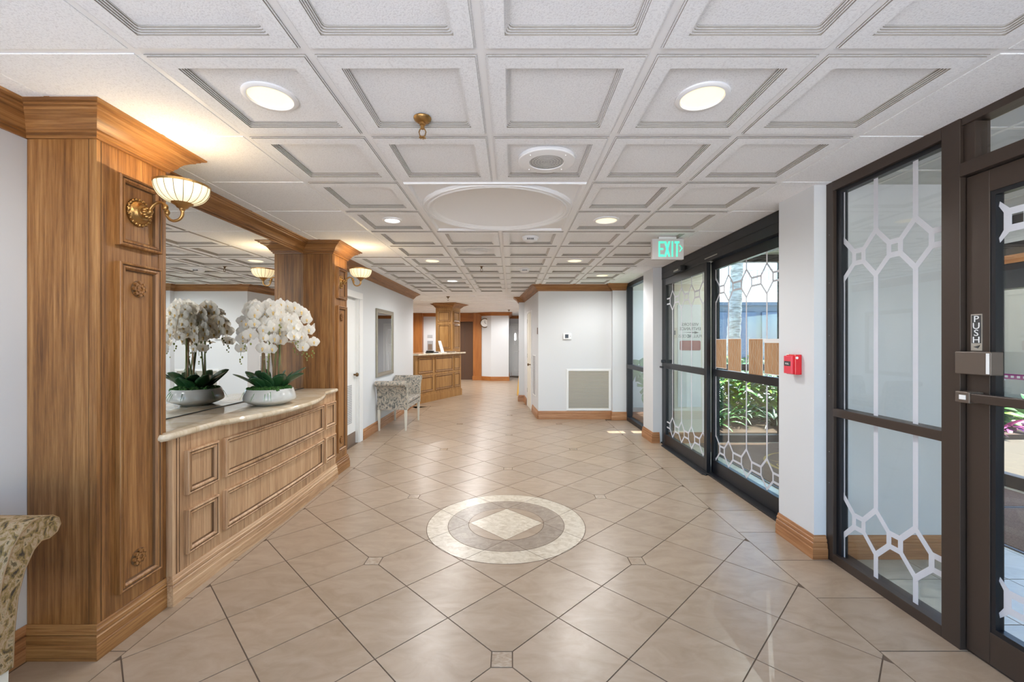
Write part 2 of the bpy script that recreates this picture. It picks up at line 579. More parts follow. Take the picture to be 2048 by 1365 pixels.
def text_mb(txt, size, F, mirror=False, thick=0.001, align='CENTER'):
    c = bpy.data.curves.new('t', 'FONT')
    c.body = txt; c.size = size; c.align_x = align; c.extrude = thick/2; c.resolution_u = 3
    o = bpy.data.objects.new('t', c)
    COL.objects.link(o)
    me = o.to_mesh()
    vs = [F((-v.co.x if mirror else v.co.x), v.co.y, v.co.z + thick/2) for v in me.vertices]
    fs = [tuple(p.vertices) for p in me.polygons]
    o.to_mesh_clear()
    bpy.data.objects.remove(o); bpy.data.curves.remove(c)
    mb = MB(); mb.add(vs, fs)
    return mb

CROWN = [(0,-.118),(.012,-.118),(.014,-.106),(.024,-.101),(.026,-.092),(.034,-.088),(.042,-.072),(.056,-.055),(.074,-.042),(.092,-.034),(.096,-.026),(.108,-.023),(.110,-.015),(.126,-.012),(.130,-.006),(.130,0),(0,0)]
CROWN = [(a, CEIL - 0.002 + b) for a, b in CROWN]
BASE = [(0,.148),(.005,.148),(.009,.142),(.011,.130),(.016,.125),(.018,.112),(.013,.106),(.020,.100),(.022,.088),(.022,.070),(.025,.066),(.026,.060),(.026,0),(0,0)]
PANEL = [(0,0),(0,.019),(.002,.022),(.007,.024),(.012,.022),(.014,.0165),(.0165,.0165),(.018,.020),(.026,.021),(.031,.016),(.034,.013),(.0355,.004),(.039,.0035)]
PANEL = [(d, n*1.2) for d, n in PANEL]
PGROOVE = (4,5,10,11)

# ================================================================== ROOM SHELL
HX = 0.282                      # half diagonal of a floor tile
FX, FY = -0.045, 1.888          # a floor node with an insert
BL_, BR_ = -1.757, 1.675        # border lines of the diagonal field
INS = {(0,0),(3,3),(-3,3),(3,7),(-3,7),(0,10),(3,13),(-3,13),(0,16),(3,19),(-3,19),(0,22)}

floor = struct(MB().box(-9, 2.10, -0.8, 18, -0.08, -0.0022).build('floor', 'grout'))

def clip(poly, a, b, c):
    """keep a*x+b*y<=c"""
    out = []
    for i in range(len(poly)):
        p, q = poly[i], poly[(i+1) % len(poly)]
        dp, dq = a*p[0]+b*p[1]-c, a*q[0]+b*q[1]-c
        if dp <= 0: out.append(p)
        if (dp < 0 < dq) or (dq < 0 < dp):
            t = dp/(dp-dq)
            out.append((p[0]+(q[0]-p[0])*t, p[1]+(q[1]-p[1])*t))
    return out
def area(p):
    return abs(sum(p[i][0]*p[(i+1)%len(p)][1]-p[(i+1)%len(p)][0]*p[i][1] for i in range(len(p))))/2
G = 0.0028     # half a joint
CUT = 0.047
def tile_poly(i, j, g=G):
    cx, cy = FX+HX*i, FY+HX*j
    h = HX - g*1.414
    p = [(cx+h,cy),(cx,cy+h),(cx-h,cy),(cx,cy-h)]
    for di, dj in ((1,0),(0,1),(-1,0),(0,-1)):
        if (i+di, j+dj) in INS:
            p = clip(p, di, dj, di*cx+dj*cy+HX-CUT-g)
    return p
me_full = MB()
h = HX - G*1.414
me_full.prism([(h,0),(0,h),(-h,0),(0,-h)], -0.0022, 0)
me_full = me_full.mesh('tile', 'floor_tile')
stuff = MB()
for j in range(-8, 52):
    for i in range(-26, 8):
        if (i+j) % 2 == 0: continue
        cx, cy = FX+HX*i, FY+HX*j
        if cy > 9.0 and cx > 0.45: continue
        if cx < -2.3 and cy < 9.0: continue
        p = tile_poly(i, j)
        n0 = len(p)
        if cy < 9.1:
            p2 = clip(clip(p, 1, 0, BR_-G), -1, 0, -(BL_+G))
            if not p2 or area(p2) < 0.0008: continue
            cutm = (p2 != p)
            p = p2
        else:
            cutm = False
        if 1.55 < cy < 8.75:
            if n0 == 4 and not cutm:
                t = link('tile', me_full, floor); t.location = (cx, cy, 0)
            else:
                q = MB().prism([(x-cx, y-cy) for x, y in p], -0.0022, 0)
                t = q.build('tile', 'floor_tile', floor); t.location = (cx, cy, 0)
        else:
            stuff.prism(p, -0.0022, 0)
# straight border courses
for side in (0, 1):
    x0, x1 = ((-2.14, BL_) if side == 0 else (BR_, 2.085))
    for k in range(-6, 20):
        y0 = 1.937+0.402*k
        y1 = y0+0.402
        if side == 1 and y1 > 7.8: continue
        if side == 0 and y1 > 9.3: continue
        if y1 > 1.7:
            # in front of the console the left course is only a narrow strip
            MB().prism([(x0+G-(x0+x1)/2, -0.201+G), (x1-G-(x0+x1)/2, -0.201+G), (x1-G-(x0+x1)/2, 0.201-G), (x0+G-(x0+x1)/2, 0.201-G)], -0.0022, 0).build('tile', 'floor_tile', floor).location = ((x0+x1)/2, y0+0.201, 0)
        else:
            stuff.prism([(x0+G,y0+G),(x1-G,y0+G),(x1-G,y1-G),(x0+G,y1-G)], -0.0022, 0)
stuff.build('distant_tiles', 'floor_tile', floor, kind='stuff')
for (i, j) in sorted(INS):
    cx, cy = FX+HX*i, FY+HX*j
    if abs(cx) > 1.7 or cy > 8.8: continue
    c = CUT-G
    MB().prism([(-c,-c),(c,-c),(c,c),(-c,c)], -0.0022, 0.0002).build('insert_tile', 'tile_insert', floor, label='small square accent tile').location = (cx, cy, 0)
# round stone medallion
MCX, MCY = FX, FY+HX*5
def disc_clip(p, r):
    for k in range(72):
        a = 2*pi*(k+0.5)/72
        p = clip(p, cos(a), sin(a), cos(a)*MCX+sin(a)*MCY+r)
        if len(p) < 3: return []
    return p
med = thing('floor_medallion', 'round inlaid stone medallion set in the tiled floor, brown ring between pale rings', 'floor inlay', (MCX, MCY, 0))
def circle(r, n=96): return [(MCX+r*cos(2*pi*k/n), MCY+r*sin(2*pi*k/n)) for k in range(n)]
MB().prism(circle(0.608), 0.0001, 0.0004).build('joint_bed', 'grout', med)
for rad, mt, z, nm in ((0.603, 'tile_pale', 0.0009, 'pale_segment'), (0.449, 'grout', 0.0011, None), (0.445, 'tile_brown', 0.0016, 'brown_segment'), (0.292, 'grout', 0.0018, None), (0.288, 'floor_tile', 0.0023, 'centre_segment')):
    if nm is None:
        MB().prism(circle(rad), z-0.0006, z).build('joint_ring', mt, med); continue
    for j in range(2, 9):
        for i in range(-3, 4):
            if (i+j) % 2 == 0: continue
            p = disc_clip(tile_poly(i, j, 0.0018), rad)
            if len(p) < 3 or area(p) < 0.00015: continue
            m2 = 'tile_pale' if (rad < 0.3 and (i, j) == (0, 5)) else mt
            MB().prism(p, 0.0003, z).build(nm, m2, med)

# ---- ceiling
ceiling = struct(MB().box(-9, 2.13, -0.8, 18, 2.505, 2.58).build('ceiling', 'wall_white'))
GX = [-2.17, -1.938, -1.328, -0.719, -0.109, 0.5006, 1.110, 1.7197, 2.085]
GY = [0.886+0.6096*k for k in range(14)]         # 0.886 .. 8.81
TB = 0.012
def coffer_mesh(w, d, deep=True):
    F = lambda u, v, n: (u, v, n)
    w2, d2 = w/2, d/2
    prof = [(0,0.003),(0,-0.0005),(0.010,-0.0005),(0.010,-0.004),(0.016,-0.004),(0.016,-0.009)]
    if deep:
        prof += [(0.078,-0.009),(0.078,-0.004),(0.083,-0.004),(0.083,0.001),(0.088,0.001),(0.088,0.006),(0.093,0.006),(0.093,0.0115),(0.096,0.0115),(0.096,0.013)]
    mb = MB()
    F2 = lambda u, v, n: (u, v, n)
    loops = []
    for k, (i, n) in enumerate(prof):
        rr = 0.006 if (deep and k >= 7) else 0.0
        a, b = w2-i, d2-i
        if rr:
            c = []
            for (sx, sy, a0) in ((-1,-1,pi),(1,-1,1.5*pi),(1,1,0),(-1,1,0.5*pi)):
                for q in range(3):
                    an = a0+q*pi/4
                    c.append((sx*(a-0.012)+0.012*cos(an), sy*(b-0.012)+0.012*sin(an), n))
        else:
            c = [(sx*a, sy*b, n) for (sx, sy) in ((-1,-1),(1,-1),(1,1),(-1,1)) for q in range(3)]
        loops.append(c)
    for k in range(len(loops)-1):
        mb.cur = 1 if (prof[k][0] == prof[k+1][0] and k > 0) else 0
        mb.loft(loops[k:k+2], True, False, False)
    mb.cur = 0
    mb.loft([loops[-1], [(x*0.99, y*0.99, z) for x, y, z in loops[-1]]], True, False, True)
    return mb.mesh('ceiling_tile', ['ceiling_tile', 'tile_riser_shade'])
def flat_mesh(w, d):
    mb = MB()
    mb.loft([[(sx*(w/2-i), sy*(d/2-i), n) for (sx, sy) in ((-1,-1),(1,-1),(1,1),(-1,1))] for i, n in ((0,0.003),(0,-0.0005),(0.006,-0.0005),(0.006,-0.004))], True, False, True)
    return mb.mesh('ceiling_tile', 'ceiling_tile')
cache = {}
for r in range(13):
    for c in range(8):
        x0, x1, y0, y1 = GX[c], GX[c+1], GY[r], GY[r+1]
        cx, cy = (x0+x1)/2, (y0+y1)/2
        if cy > 7.7 and cx > 0.6: continue
        if c in (3, 4) and r in (3, 4): continue            # the dome
        w, d = x1-x0-2*TB+0.010, y1-y0-2*TB+0.010
        flat = c in (0, 7) or (c == 1 and cy < 5.2)
        key = (round(w,3), flat)
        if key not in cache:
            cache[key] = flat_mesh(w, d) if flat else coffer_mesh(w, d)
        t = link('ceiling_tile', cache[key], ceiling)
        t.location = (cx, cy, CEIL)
tb = MB()
for y in GY:
    if abs(y-3.3244) < 0.01:      # cross tee is interrupted at the dome
        tb.box(-2.17, -0.719, y-TB, y+TB, CEIL-0.001, CEIL+0.012).box(0.5006, 2.085, y-TB, y+TB, CEIL-0.001, CEIL+0.012)
    else:
        tb.box(-2.17, (0.7 if y > 7.71 else 2.085), y-TB, y+TB, CEIL-0.001, CEIL+0.012)
for x in GX[1:-1]:
    if abs(x+0.109) < 0.001:
        tb.box(x-TB, x+TB, 0.3, 2.715, CEIL-0.0012, CEIL+0.012).box(x-TB, x+TB, 3.934, 8.81, CEIL-0.0012, CEIL+0.012)
    else:
        tb.box(x-TB, x+TB, 0.3, (7.7 if x > 0.55 else 8.81), CEIL-0.0012, CEIL+0.012)
tb.build('grid_tee', 'grid_white', ceiling)
# near and far ceiling fields that are not looked at tile by tile
nf = MB().box(-2.17, 2.085, -0.8, 0.876, CEIL, CEIL+0.02)
nf.build('near_ceiling_board', 'ceiling_tile', ceiling)
far = MB().box(-9, 2.085, 8.822, 18, CEIL+0.001, CEIL+0.02)
far.build('far_ceiling_board', 'ceiling_tile', ceiling)
ft = MB()
ang = R(-24)
ca, sa = cos(ang), sin(ang)
def clipseg(p, q):
    # clip a segment to the far field rectangle
    x0, x1, y0, y1 = -8.5, 1.0, 8.83, 17.6
    t0, t1 = 0.0, 1.0
    dx, dy = q[0]-p[0], q[1]-p[1]
    for pp, qq in ((-dx, p[0]-x0), (dx, x1-p[0]), (-dy, p[1]-y0), (dy, y1-p[1])):
        if abs(pp) < 1e-9:
            if qq < 0: return None
            continue
        r = qq/pp
        if pp < 0: t0 = max(t0, r)
        else: t1 = min(t1, r)
    if t0 >= t1: return None
    return ((p[0]+dx*t0, p[1]+dy*t0), (p[0]+dx*t1, p[1]+dy*t1))
for k in range(-26, 27):
    for ax in (0, 1):
        a0 = (k*0.6096, -16) if ax == 0 else (-16, k*0.6096)
        a1 = (k*0.6096, 16) if ax == 0 else (16, k*0.6096)
        T = lambda p: (-2.4+p[0]*ca-p[1]*sa, 13+p[0]*sa+p[1]*ca)
        sg = clipseg(T(a0), T(a1))
        if not sg: continue
        (xa, ya), (xb, yb) = sg
        d = Vector((xb-xa, yb-ya)).normalized(); nn = Vector((-d.y, d.x))*TB
        ft.prism([(xa+nn.x, ya+nn.y), (xa-nn.x, ya-nn.y), (xb-nn.x, yb-nn.y), (xb+nn.x, yb+nn.y)], CEIL-0.003-0.0005*ax, CEIL+0.002)
ft.build('far_grid_tee', 'grid_white', ceiling)

# dome panel
dm = MB()
NA = 144
half = 0.6096-TB+0.004
def dome_z(r, s):
    if r < 0.488:
        return 0.004+0.060*(1-(r/0.488)**2)
    if r < 0.502: return 0.004-0.010*(r-0.488)/0.014
    if r < 0.512: return -0.006
    if r < 0.520: return -0.010
    if r < 0.545: return -0.016+0.005*abs(r-0.5325)/0.0125
    if r < 0.553: return -0.008
    if s > half-0.010: return 0.0
    if s > half-0.035: return -0.012
    if s > half-0.042: return -0.006
    if r < 0.572: return -0.014
    if r < 0.580: return -0.006
    return 0.006
rings = [0.001,0.1,0.2,0.28,0.34,0.38,0.41,0.43,0.45,0.465,0.478,0.4875,0.4885,0.5015,0.5025,0.5115,0.5125,0.5195,0.5205,0.5325,0.5445,0.5455,0.5525,0.554]
loops = []
for r in rings:
    loops.append([(r*cos(2*pi*k/NA), r*sin(2*pi*k/NA), CEIL+dome_z(r, r)) for k in range(NA)])
NT = 44
for t in range(1, NT+1):
    l = []
    for k in range(NA):
        a = 2*pi*k/NA
        rm = half/max(abs(cos(a)), abs(sin(a)))
        r = 0.554+(rm-0.554)*t/NT
        x, y = r*cos(a), r*sin(a)
        l.append((x, y, CEIL+dome_z(r, max(abs(x), abs(y)))))
    loops.append(l)
dm.loft(loops, True, False, False)
dcx, dcy = (GX[3]+GX[5])/2, (GY[3]+GY[5])/2
dt = thing('ceiling_dome', 'large white moulded ceiling panel with a round shallow dome and stepped rings', 'ceiling dome', (dcx, dcy, CEIL), world=False)
o = dm.build('dome_panel', 'dome_white', dt, smooth=30); o.location = (0, 0, -CEIL)

# ---- walls
def wall(name, x0, x1, y0, y1, z0=0, z1=CEIL-0.0005, mat='wall_white'):
    return struct(MB().box(x0, x1, y0, y1, z0, z1).build(name, mat))
XW = -2.17     # left wall behind the console
XD = -2.14     # left wall with the door
wall('wall_left', XW-0.12, XW, -1.4, 4.78)
wl = MB().box(XD-0.15, XD, 4.78, 5.12, 0, CEIL-0.0005).box(XD-0.15, XD, 5.94, 9.20, 0, CEIL-0.0005).box(XD-0.15, XD, 5.12, 5.94, 2.00, CEIL-0.0005)
struct(wl.build('wall_left_door', 'wall_white'))
wall('wall_left_return', -9, XD-0.15, 9.08, 9.20)
# back wall with pilaster, slanted side wall and stub
bw = MB().prism([(0.477,7.70),(1.80,7.70),(1.80,7.60),(2.045,7.60),(2.045,8.40),(0.60,8.40),(0.30,10.3),(0.164,10.3),(0.164,9.95),(0.29,9.94)], 0, CEIL-0.0005)
struct(bw.build('wall_back', 'wall_white'))
# near pier on the right and far pier
wall('wall_pier', 1.972, 2.83, 2.775, 3.14)
MB().box(2.83, 2.87, 2.775, 3.14, 0, CEIL).build('corner_bead', 'black_frame', bpy.data.objects['wall_pier'])
wall('wall_pier_far', 1.957, 2.085, 5.90, 6.33)
# far room
YF = 15.35
wall('wall_reception', -9, -1.10, YF+0.352, YF+0.5)
fw = MB()
fw.prism([(-1.10,YF),(-0.74,YF-0.25),(-0.115,YF-0.25),(-0.115,17.2),(-0.30,17.2),(-0.30,YF+0.2),(-1.10,YF+0.5)], 0, CEIL-0.0005)
wall('wall_far_end', -0.30, 1.3, 17.2, 17.35)
struct(fw.build('wall_far', 'wall_white'))
wall('wall_far_left', -9.1, -8.9, 9.2, 18)
wall('wall_corridor', 1.3, 1.42, 10.3, 17.35)

# ---- baseboards
def baseb(name, path, mat='base_y'):
    return struct(MB().sweep(path, BASE).build(name, [mat[:-1]+'y', mat[:-1]+'x'], smooth=30))
def trim(name, path, mat='wood_y'):
    return struct(MB().sweep(path, CROWN).build(name, [mat[:-1]+'y', mat[:-1]+'x'], smooth=30))
baseb('baseboard_left', [(XW,-1.4),(XW,1.90)])
baseb('baseboard_left_far', [(XD,6.06),(XD,9.20),(XD-0.3,9.20)])
b_ = [(0.164,10.3),(0.164,9.95),(0.29,9.94),(0.325,9.36)]
baseb('baseboard_stub', b_, 'base_x')
baseb('baseboard_slant', [(0.414,8.52),(0.477,7.70)])
baseb('baseboard_back', [(0.477,7.70),(1.80,7.70),(1.80,7.60),(2.045,7.60)], 'base_x')
baseb('baseboard_pier', [(1.972,3.14),(1.972,2.775),(2.045,2.775)], 'base_y')
baseb('baseboard_pier_outside', [(2.14,2.775),(2.83,2.775)], 'base_x')
baseb('baseboard_pier_far', [(1.957,6.33),(1.957,5.90),(2.045,5.90)], 'base_y')
baseb('baseboard_far', [(-1.10,YF),(-0.74,YF-0.25),(-0.115,YF-0.25),(-0.115,17.2),(0.10,17.2)], 'orange_x')
# ---- crowns
trim('trim_1', [(XW,-1.4),(XW,1.90)])
trim('trim_2', [(XW,2.285),(XW,4.395)])
trim('trim_3', [(XD,4.785),(XD,9.20),(-6,9.20)])
trim('trim_4', [(0.164,10.3),(0.164,9.95),(0.29,9.94),(0.477,7.70),(1.80,7.70),(1.80,7.60),(2.04,7.60)], 'wood_x')
trim('trim_5', [(-8.9,YF+0.35),(-3.9,YF+0.35),(-1.45,YF+0.35),(-1.10,YF),(-0.74,YF-0.25),(-0.115,YF-0.25),(-0.115,17.2),(1.3,17.2)], 'orange_x')

# ================================================================== WOOD COLUMNS
def rosette(F, u, w, r, parent):
    mb = MB()
    def ring(rad, n): return [F(u+rad*cos(2*pi*k/32), w+rad*sin(2*pi*k/32), n) for k in range(32)]
    mb.cur = 1
    mb.loft([ring(r*0.97,0.003), ring(r*0.97,0.007), ring(r*0.3,0.008), ring(0.001,0.009)])
    mb.cur = 0
    for k in range(8):
        a = 2*pi*k/8
        for q, (rr, s) in enumerate(((0.72,0.36),(0.38,0.24))):
            cx, cy = u+r*rr*cos(a+q*0.39), w+r*rr*sin(a+q*0.39)
            for m in range(2):
                ln = r*(0.24-0.1*m)
                pts = []
                for t in range(10):
                    b = 2*pi*t/10
                    du, dw = ln*cos(b), r*(s*0.6)*sin(b)
                    pts.append(F(cx+du*cos(a+q*0.39)-dw*sin(a+q*0.39), cy+du*sin(a+q*0.39)+dw*cos(a+q*0.39), 0.014+0.004*m))
                base = [Vector(p)-(F(0,0,0.014)-F(0,0,0)) for p in pts]
                mb.loft([base, pts], True, False, True)
    mb.loft([ring(r*0.16,0.006), ring(r*0.15,0.014), ring(0.001,0.017)])
    return mb.build('rosette', ['wood_v', 'glaze'], parent, smooth=40)

def pilaster(y0, y1, label, full):
    t = thing('wood_column', label, 'column', (-2.0, y0, 0))
    x = -1.857
    MB().box(XW+0.002, x, y0, y1, 0, CEIL-0.004).build('shaft', 'wood_v', t)
    # edge stiles on both faces, divided by fine grooves
    g = MB()
    for yy in (y0+0.020, y1-0.022, ):
        g.box(x-0.001, x+0.0012, yy-0.0012, yy+0.0012, 0.148, 2.32)
    g.box(x-0.036, x-0.0335, y0-0.0012, y0+0.001, 0.148, 2.32)
    g.build('groove_line', 'groove', t)
    s = MB().box(x, x+0.0022, y0+0.022, y0+0.047, 0.148, 2.32).box(x, x+0.0022, y1-0.047, y1-0.024, 0.148, 2.32)
    s.build('edge_stile', 'wood_v', t)
    end = y1 if full else y1-0.002
    MB().sweep([(XW+0.004,y0),(x,y0),(x,end)] + ([(XD+0.002,end)] if full else []), BASE).build('base', ['wood_y','wood_x'], t, smooth=30)
    MB().sweep([(XW+0.004,y0),(x,y0),(x,y1),(XW+0.004,y1)], CROWN).build('crown', ['wood_y','wood_x'], t, smooth=30)
    F = plane((x, y0, 0), (0,1,0), (1,0,0))
    d = y1-y0
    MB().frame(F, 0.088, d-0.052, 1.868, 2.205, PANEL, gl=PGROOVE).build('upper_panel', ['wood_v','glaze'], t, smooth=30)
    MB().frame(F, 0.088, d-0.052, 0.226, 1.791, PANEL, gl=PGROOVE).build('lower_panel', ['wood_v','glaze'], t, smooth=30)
    u = (0.088+d-0.052)/2
    rosette(F, u, 1.672, 0.043, t)
    rosette(F, u, 0.345, 0.043, t)
    return t
pilaster(1.90, 2.28, 'wood-panelled column nearest the camera, left of the console and mirror', False)
pilaster(4.40, 4.78, 'wood-panelled column at the far end of the console, against the mirror edge', True)

# ---- sconces
def sconce(label, y):
    t = thing('wall_sconce', label, 'wall lamp', (-1.853, y, 2.05), group=None, world=False)
    # local: +X out of the column, Z up
    p = MB().lathe([(0.001,0),(0.066,0),(0.066,0.006),(0.060,0.010),(0.056,0.008),(0.052,0.014),(0.047,0.016),(0.040,0.022),(0.036,0.030),(0.026,0.034),(0.022,0.050),(0.012,0.056),(0.010,0.066)], n=40, axis=(1,0,0))
    p.build('backplate', 'brass_old', t, smooth=40)
    bd = MB()
    for k in range(20):
        a = 2*pi*k/20
        bd.sphere((0.008, 0.062*cos(a), 0.062*sin(a)), 0.0085, 8, 5)
    for k in range(10):
        a = 2*pi*k/10
        bd.sphere((0.045, 0.021*cos(a), 0.021*sin(a)), 0.008, 6, 4, (1.6,1,1))
    bd.build('backplate_beading', 'brass_old', t, smooth=60, kind='stuff')
    pts = []
    ctrl = [(0.05,0,0.0),(0.075,0,0.035),(0.10,0,0.052),(0.125,0,0.045),(0.135,0,0.020),(0.140,0,-0.005),(0.155,0,-0.030),(0.178,0,-0.040),(0.205,0,-0.032),(0.220,0,-0.012),(0.220,0,0.012)]
    C = [Vector(c) for c in ctrl]
    for i in range(len(C)-1):
        p0, p1, p2, p3 = C[max(i-1,0)], C[i], C[i+1], C[min(i+2,len(C)-1)]
        for s_ in range(4):
            u = s_/4
            pts.append(0.5*((2*p1)+(p2-p0)*u+(2*p0-5*p1+4*p2-p3)*u*u+(-p0+3*p1-3*p2+p3)*u**3))
    pts.append(C[-1])
    rr = [0.0085-0.002*sin(pi*i/len(pts)) for i in range(len(pts))]
    a = MB().tube(pts, rr, 10)
    a.sphere((0.136,0,0.028), 0.015, 8, 6, (1,0.8,1.1)).sphere((0.146,0,0.002), 0.013, 8, 6, (0.9,0.8,1.2)).sphere((0.062,0,0.006), 0.013, 8, 6)
    a.build('arm', 'brass_old', t, smooth=60)
    MB().lathe([(0.007,0.008),(0.012,0.014),(0.014,0.020),(0.022,0.024),(0.028,0.034),(0.044,0.044),(0.047,0.050),(0.040,0.051)], (0.220,0,0), 24).build('cup', 'brass_old', t, smooth=40)
    sh = MB()
    prof = []
    for k in range(13):
        u = k/12
        prof.append((0.038+0.075*sin(u*pi/2)**0.85, 0.047+0.088*(1-cos(u*pi/2))**0.9))
    loops = []
    n = 96
    for r, hh in prof:
        loops.append([(0.220+(r+0.0022*abs(cos(i*pi*18/n)))*cos(2*pi*i/n), (r+0.0022*abs(cos(i*pi*18/n)))*sin(2*pi*i/n), hh) for i in range(n)])
    ins = [[(0.220+(r-0.004)*cos(2*pi*i/n), (r-0.004)*sin(2*pi*i/n), hh+0.003) for i in range(n)] for r, hh in reversed(prof)]
    sh.loft(loops+ins, True, False, True)
    so_ = sh.build('shade', 'shade_glass', t, smooth=60, label='ribbed cream glass bowl shade')
    rb = MB()
    for k in range(18):
        an = 2*pi*(k+0.5)/18
        rb.tube([(0.220+(r+0.0015)*cos(an), (r+0.0015)*sin(an), hh) for r, hh in prof], 0.0013, 4)
    rb.build('shade_rib', 'brass_dark', t)
    MB().lathe([(0.110,0.131),(0.117,0.131),(0.118,0.140),(0.112,0.143),(0.108,0.138),(0.110,0.131)], (0.220,0,0), 64, cap=False).build('shade_rim', 'brass_old', t, smooth=40)
    l = bpy.data.lights.new('sconce_glow', 'POINT'); l.energy = 1.9; l.color = (1,0.80,0.52); l.shadow_soft_size = 0.0
    lo = bpy.data.objects.new('bulb', l); COL.objects.link(lo); lo.parent = t; lo.location = (0.220,0,0.125)
    return t
sconce('lit brass wall lamp with ribbed cream glass bowl on the near wood column', 2.105)
sconce('lit brass wall lamp with cream bowl shade on the far wood column', 4.585)

# ================================================================== CONSOLE
def bow(y, amp, y0=2.63, y1=4.11):
    if y <= y0 or y >= y1: return 0.0
    t = (y-(y0+y1)/2)/((y1-y0)/2)
    return amp*(1-t*t)
ca_ = thing('console_cabinet', 'wood-panelled console cabinet with a gently bowed front under the marble top', 'cabinet', (-1.98, 3.34, 0))
fx = lambda y: -1.825+bow(y, 0.020)
ys = [2.283, 2.63]+[2.63+1.48*k/16 for k in range(1,17)]+[4.397]
MB().prism([(XW+0.003,2.283)]+[(fx(y),y) for y in ys]+[(XW+0.003,4.397)], 0.0, 0.886).build('body', 'wood_glare_v', ca_)
MB().sweep([(-1.857,2.283)]+[(fx(y),y) for y in ys], BASE).build('base', ['wood_glare_y','wood_glare_y'], ca_, smooth=30)
FC = lambda u, w, n: Vector((fx(u)+n, u, w))
for (a, b, kk) in ((2.365,2.615,1),(2.675,4.075,16),(4.115,4.355,1)):
    MB().frame(FC, a, b, 0.556, 0.803, PANEL, kk, gl=PGROOVE).build('long_panel' if kk > 1 else 'small_panel', ['wood_glare_v','glaze'], ca_, smooth=30)
    MB().frame(FC, a, b, 0.226, 0.473, PANEL, kk, gl=PGROOVE).build('long_panel' if kk > 1 else 'small_panel', ['wood_glare_v','glaze'], ca_, smooth=30)
MB().box(-1.827, -1.8225, 2.310, 2.3125, 0.148, 0.886).box(-1.827, -1.8225, 2.330, 2.332, 0.148, 0.886).build('groove_line', 'groove', ca_)
def ct_out(off):
    ox = -1.800+off
    p = [(XW+0.012,2.284),(-1.8555,2.284),(-1.8555,2.205-off),(-1.83+off*0.3,2.200-off),(ox-0.012,2.208-off*0.6),(ox,2.232),(ox,2.63)]
    p += [(ox+bow(2.63+1.48*k/24, 0.18),2.63+1.48*k/24) for k in range(1,25)]
    p += [(ox,4.396),(XW+0.012,4.396)]
    return p
ct = MB()
ct.loft([[(x,y,z) for x, y in ct_out(o_)] for o_, z in ((-0.014,0.888),(-0.014,0.893),(-0.004,0.894),(0.0,0.899),(0.001,0.908),(-0.002,0.918),(-0.008,0.924),(-0.014,0.925))], True, True, True)
tag(ct.build('countertop', 'marble_cream', smooth=50), 'polished cream marble countertop with a bowed front edge on the console', 'countertop')
wm = thing('mirror_panel', 'large frameless mirror filling the wall between the two wood columns', 'mirror', (XW+0.01, 3.34, 0.93))
MB().box(XW+0.003, XW+0.012, 2.284, 4.396, 0.9265, 2.32).build('mirror_sheet', 'mirror', wm)
MB().box(XW+0.012, XW+0.0155, 2.286, 4.394, 0.9255, 0.931).build('bottom_channel', 'black_plastic', wm)

# ---- orchid
oc = thing('potted_orchid', 'white orchid arrangement with dark leaves in a low white bowl on the console top', 'potted orchid', (-1.873, 3.29, 0.925))
PX, PY, PZ = -1.873, 3.29, 0.9255
MB().lathe([(0.10,0),(0.108,0.004),(0.150,0.020),(0.178,0.036),(0.183,0.048),(0.178,0.075),(0.163,0.122),(0.159,0.125),(0.155,0.121),(0.166,0.09),(0.16,0.06),(0.0,0.05)], (PX,PY,PZ), 56, cap=True).build('bowl', 'pot_white', oc, smooth=40)
ms = MB()
rng = random.Random(3)
for k in range(150):
    a, r = rng.uniform(0,2*pi), 0.150*math.sqrt(rng.random())
    ms.sphere((PX+r*cos(a), PY+r*sin(a), PZ+0.118+0.02*(1-(r/0.15)**2)+rng.uniform(-.006,.008)), rng.uniform(0.012,0.022), 6, 4, (1,1,0.8))
ms.build('moss', 'moss', oc, smooth=60, kind='stuff')
def leafmesh(mb, base, az, L, wd, rise, droop, twist=0.0, n=8):
    """a broad arching strap leaf"""
    b = Vector(base); d = Vector((cos(az), sin(az), 0)); sd = Vector((-sin(az), cos(az), 0))
    rows = []
    for k in range(n+1):
        t = k/n
        c = b+d*(L*t*cos(rise*0.6))+Vector((0,0,1))*(L*(sin(rise)*t-droop*t*t))
        w_ = wd*(sin(pi*min(1,(t*0.92+0.08)))**0.6)*(1-0.15*t) if t < 1 else 0.002
        tw = sd*cos(twist)+Vector((0,0,sin(twist)))
        rows.append([c-tw*w_, c-tw*w_*0.5-Vector((0,0,0.10*w_)), c-Vector((0,0,0.28*w_)), c+tw*w_*0.5-Vector((0,0,0.10*w_)), c+tw*w_])
    mb.loft(rows, closed=False)
LV = [(-0.6,0.19,0.050,1.3,0.35),(-2.0,0.17,0.052,1.35,0.35),(2.7,0.17,0.050,1.45,0.3),(-1.2,0.19,0.052,1.35,0.30),(0.1,0.22,0.046,1.0,0.35),(0.7,0.24,0.044,1.1,0.3),(1.5,0.18,0.040,1.3,0.3),(2.3,0.20,0.042,1.2,0.3),(3.0,0.20,0.046,1.25,0.35),(3.8,0.21,0.048,1.0,0.3),(4.5,0.18,0.050,1.2,0.45),(5.0,0.15,0.046,1.45,0.45),(5.6,0.20,0.046,1.1,0.35),(0.4,0.15,0.040,1.5,0.2),(3.4,0.15,0.042,1.5,0.25),(4.1,0.13,0.044,1.6,0.3)]
for az, L_, wd, rs, dr in LV:
    m_ = MB(); leafmesh(m_, (PX+0.06*cos(az), PY+0.06*sin(az), PZ+0.125), az, L_*1.05, wd*1.12, rs, dr, rng.uniform(-.7,.7))
    o = m_.build('leaf', 'leaf_dark', oc, smooth=80)
    sd_ = o.modifiers.new('thick', 'SOLIDIFY'); sd_.thickness = 0.003
sp = MB()
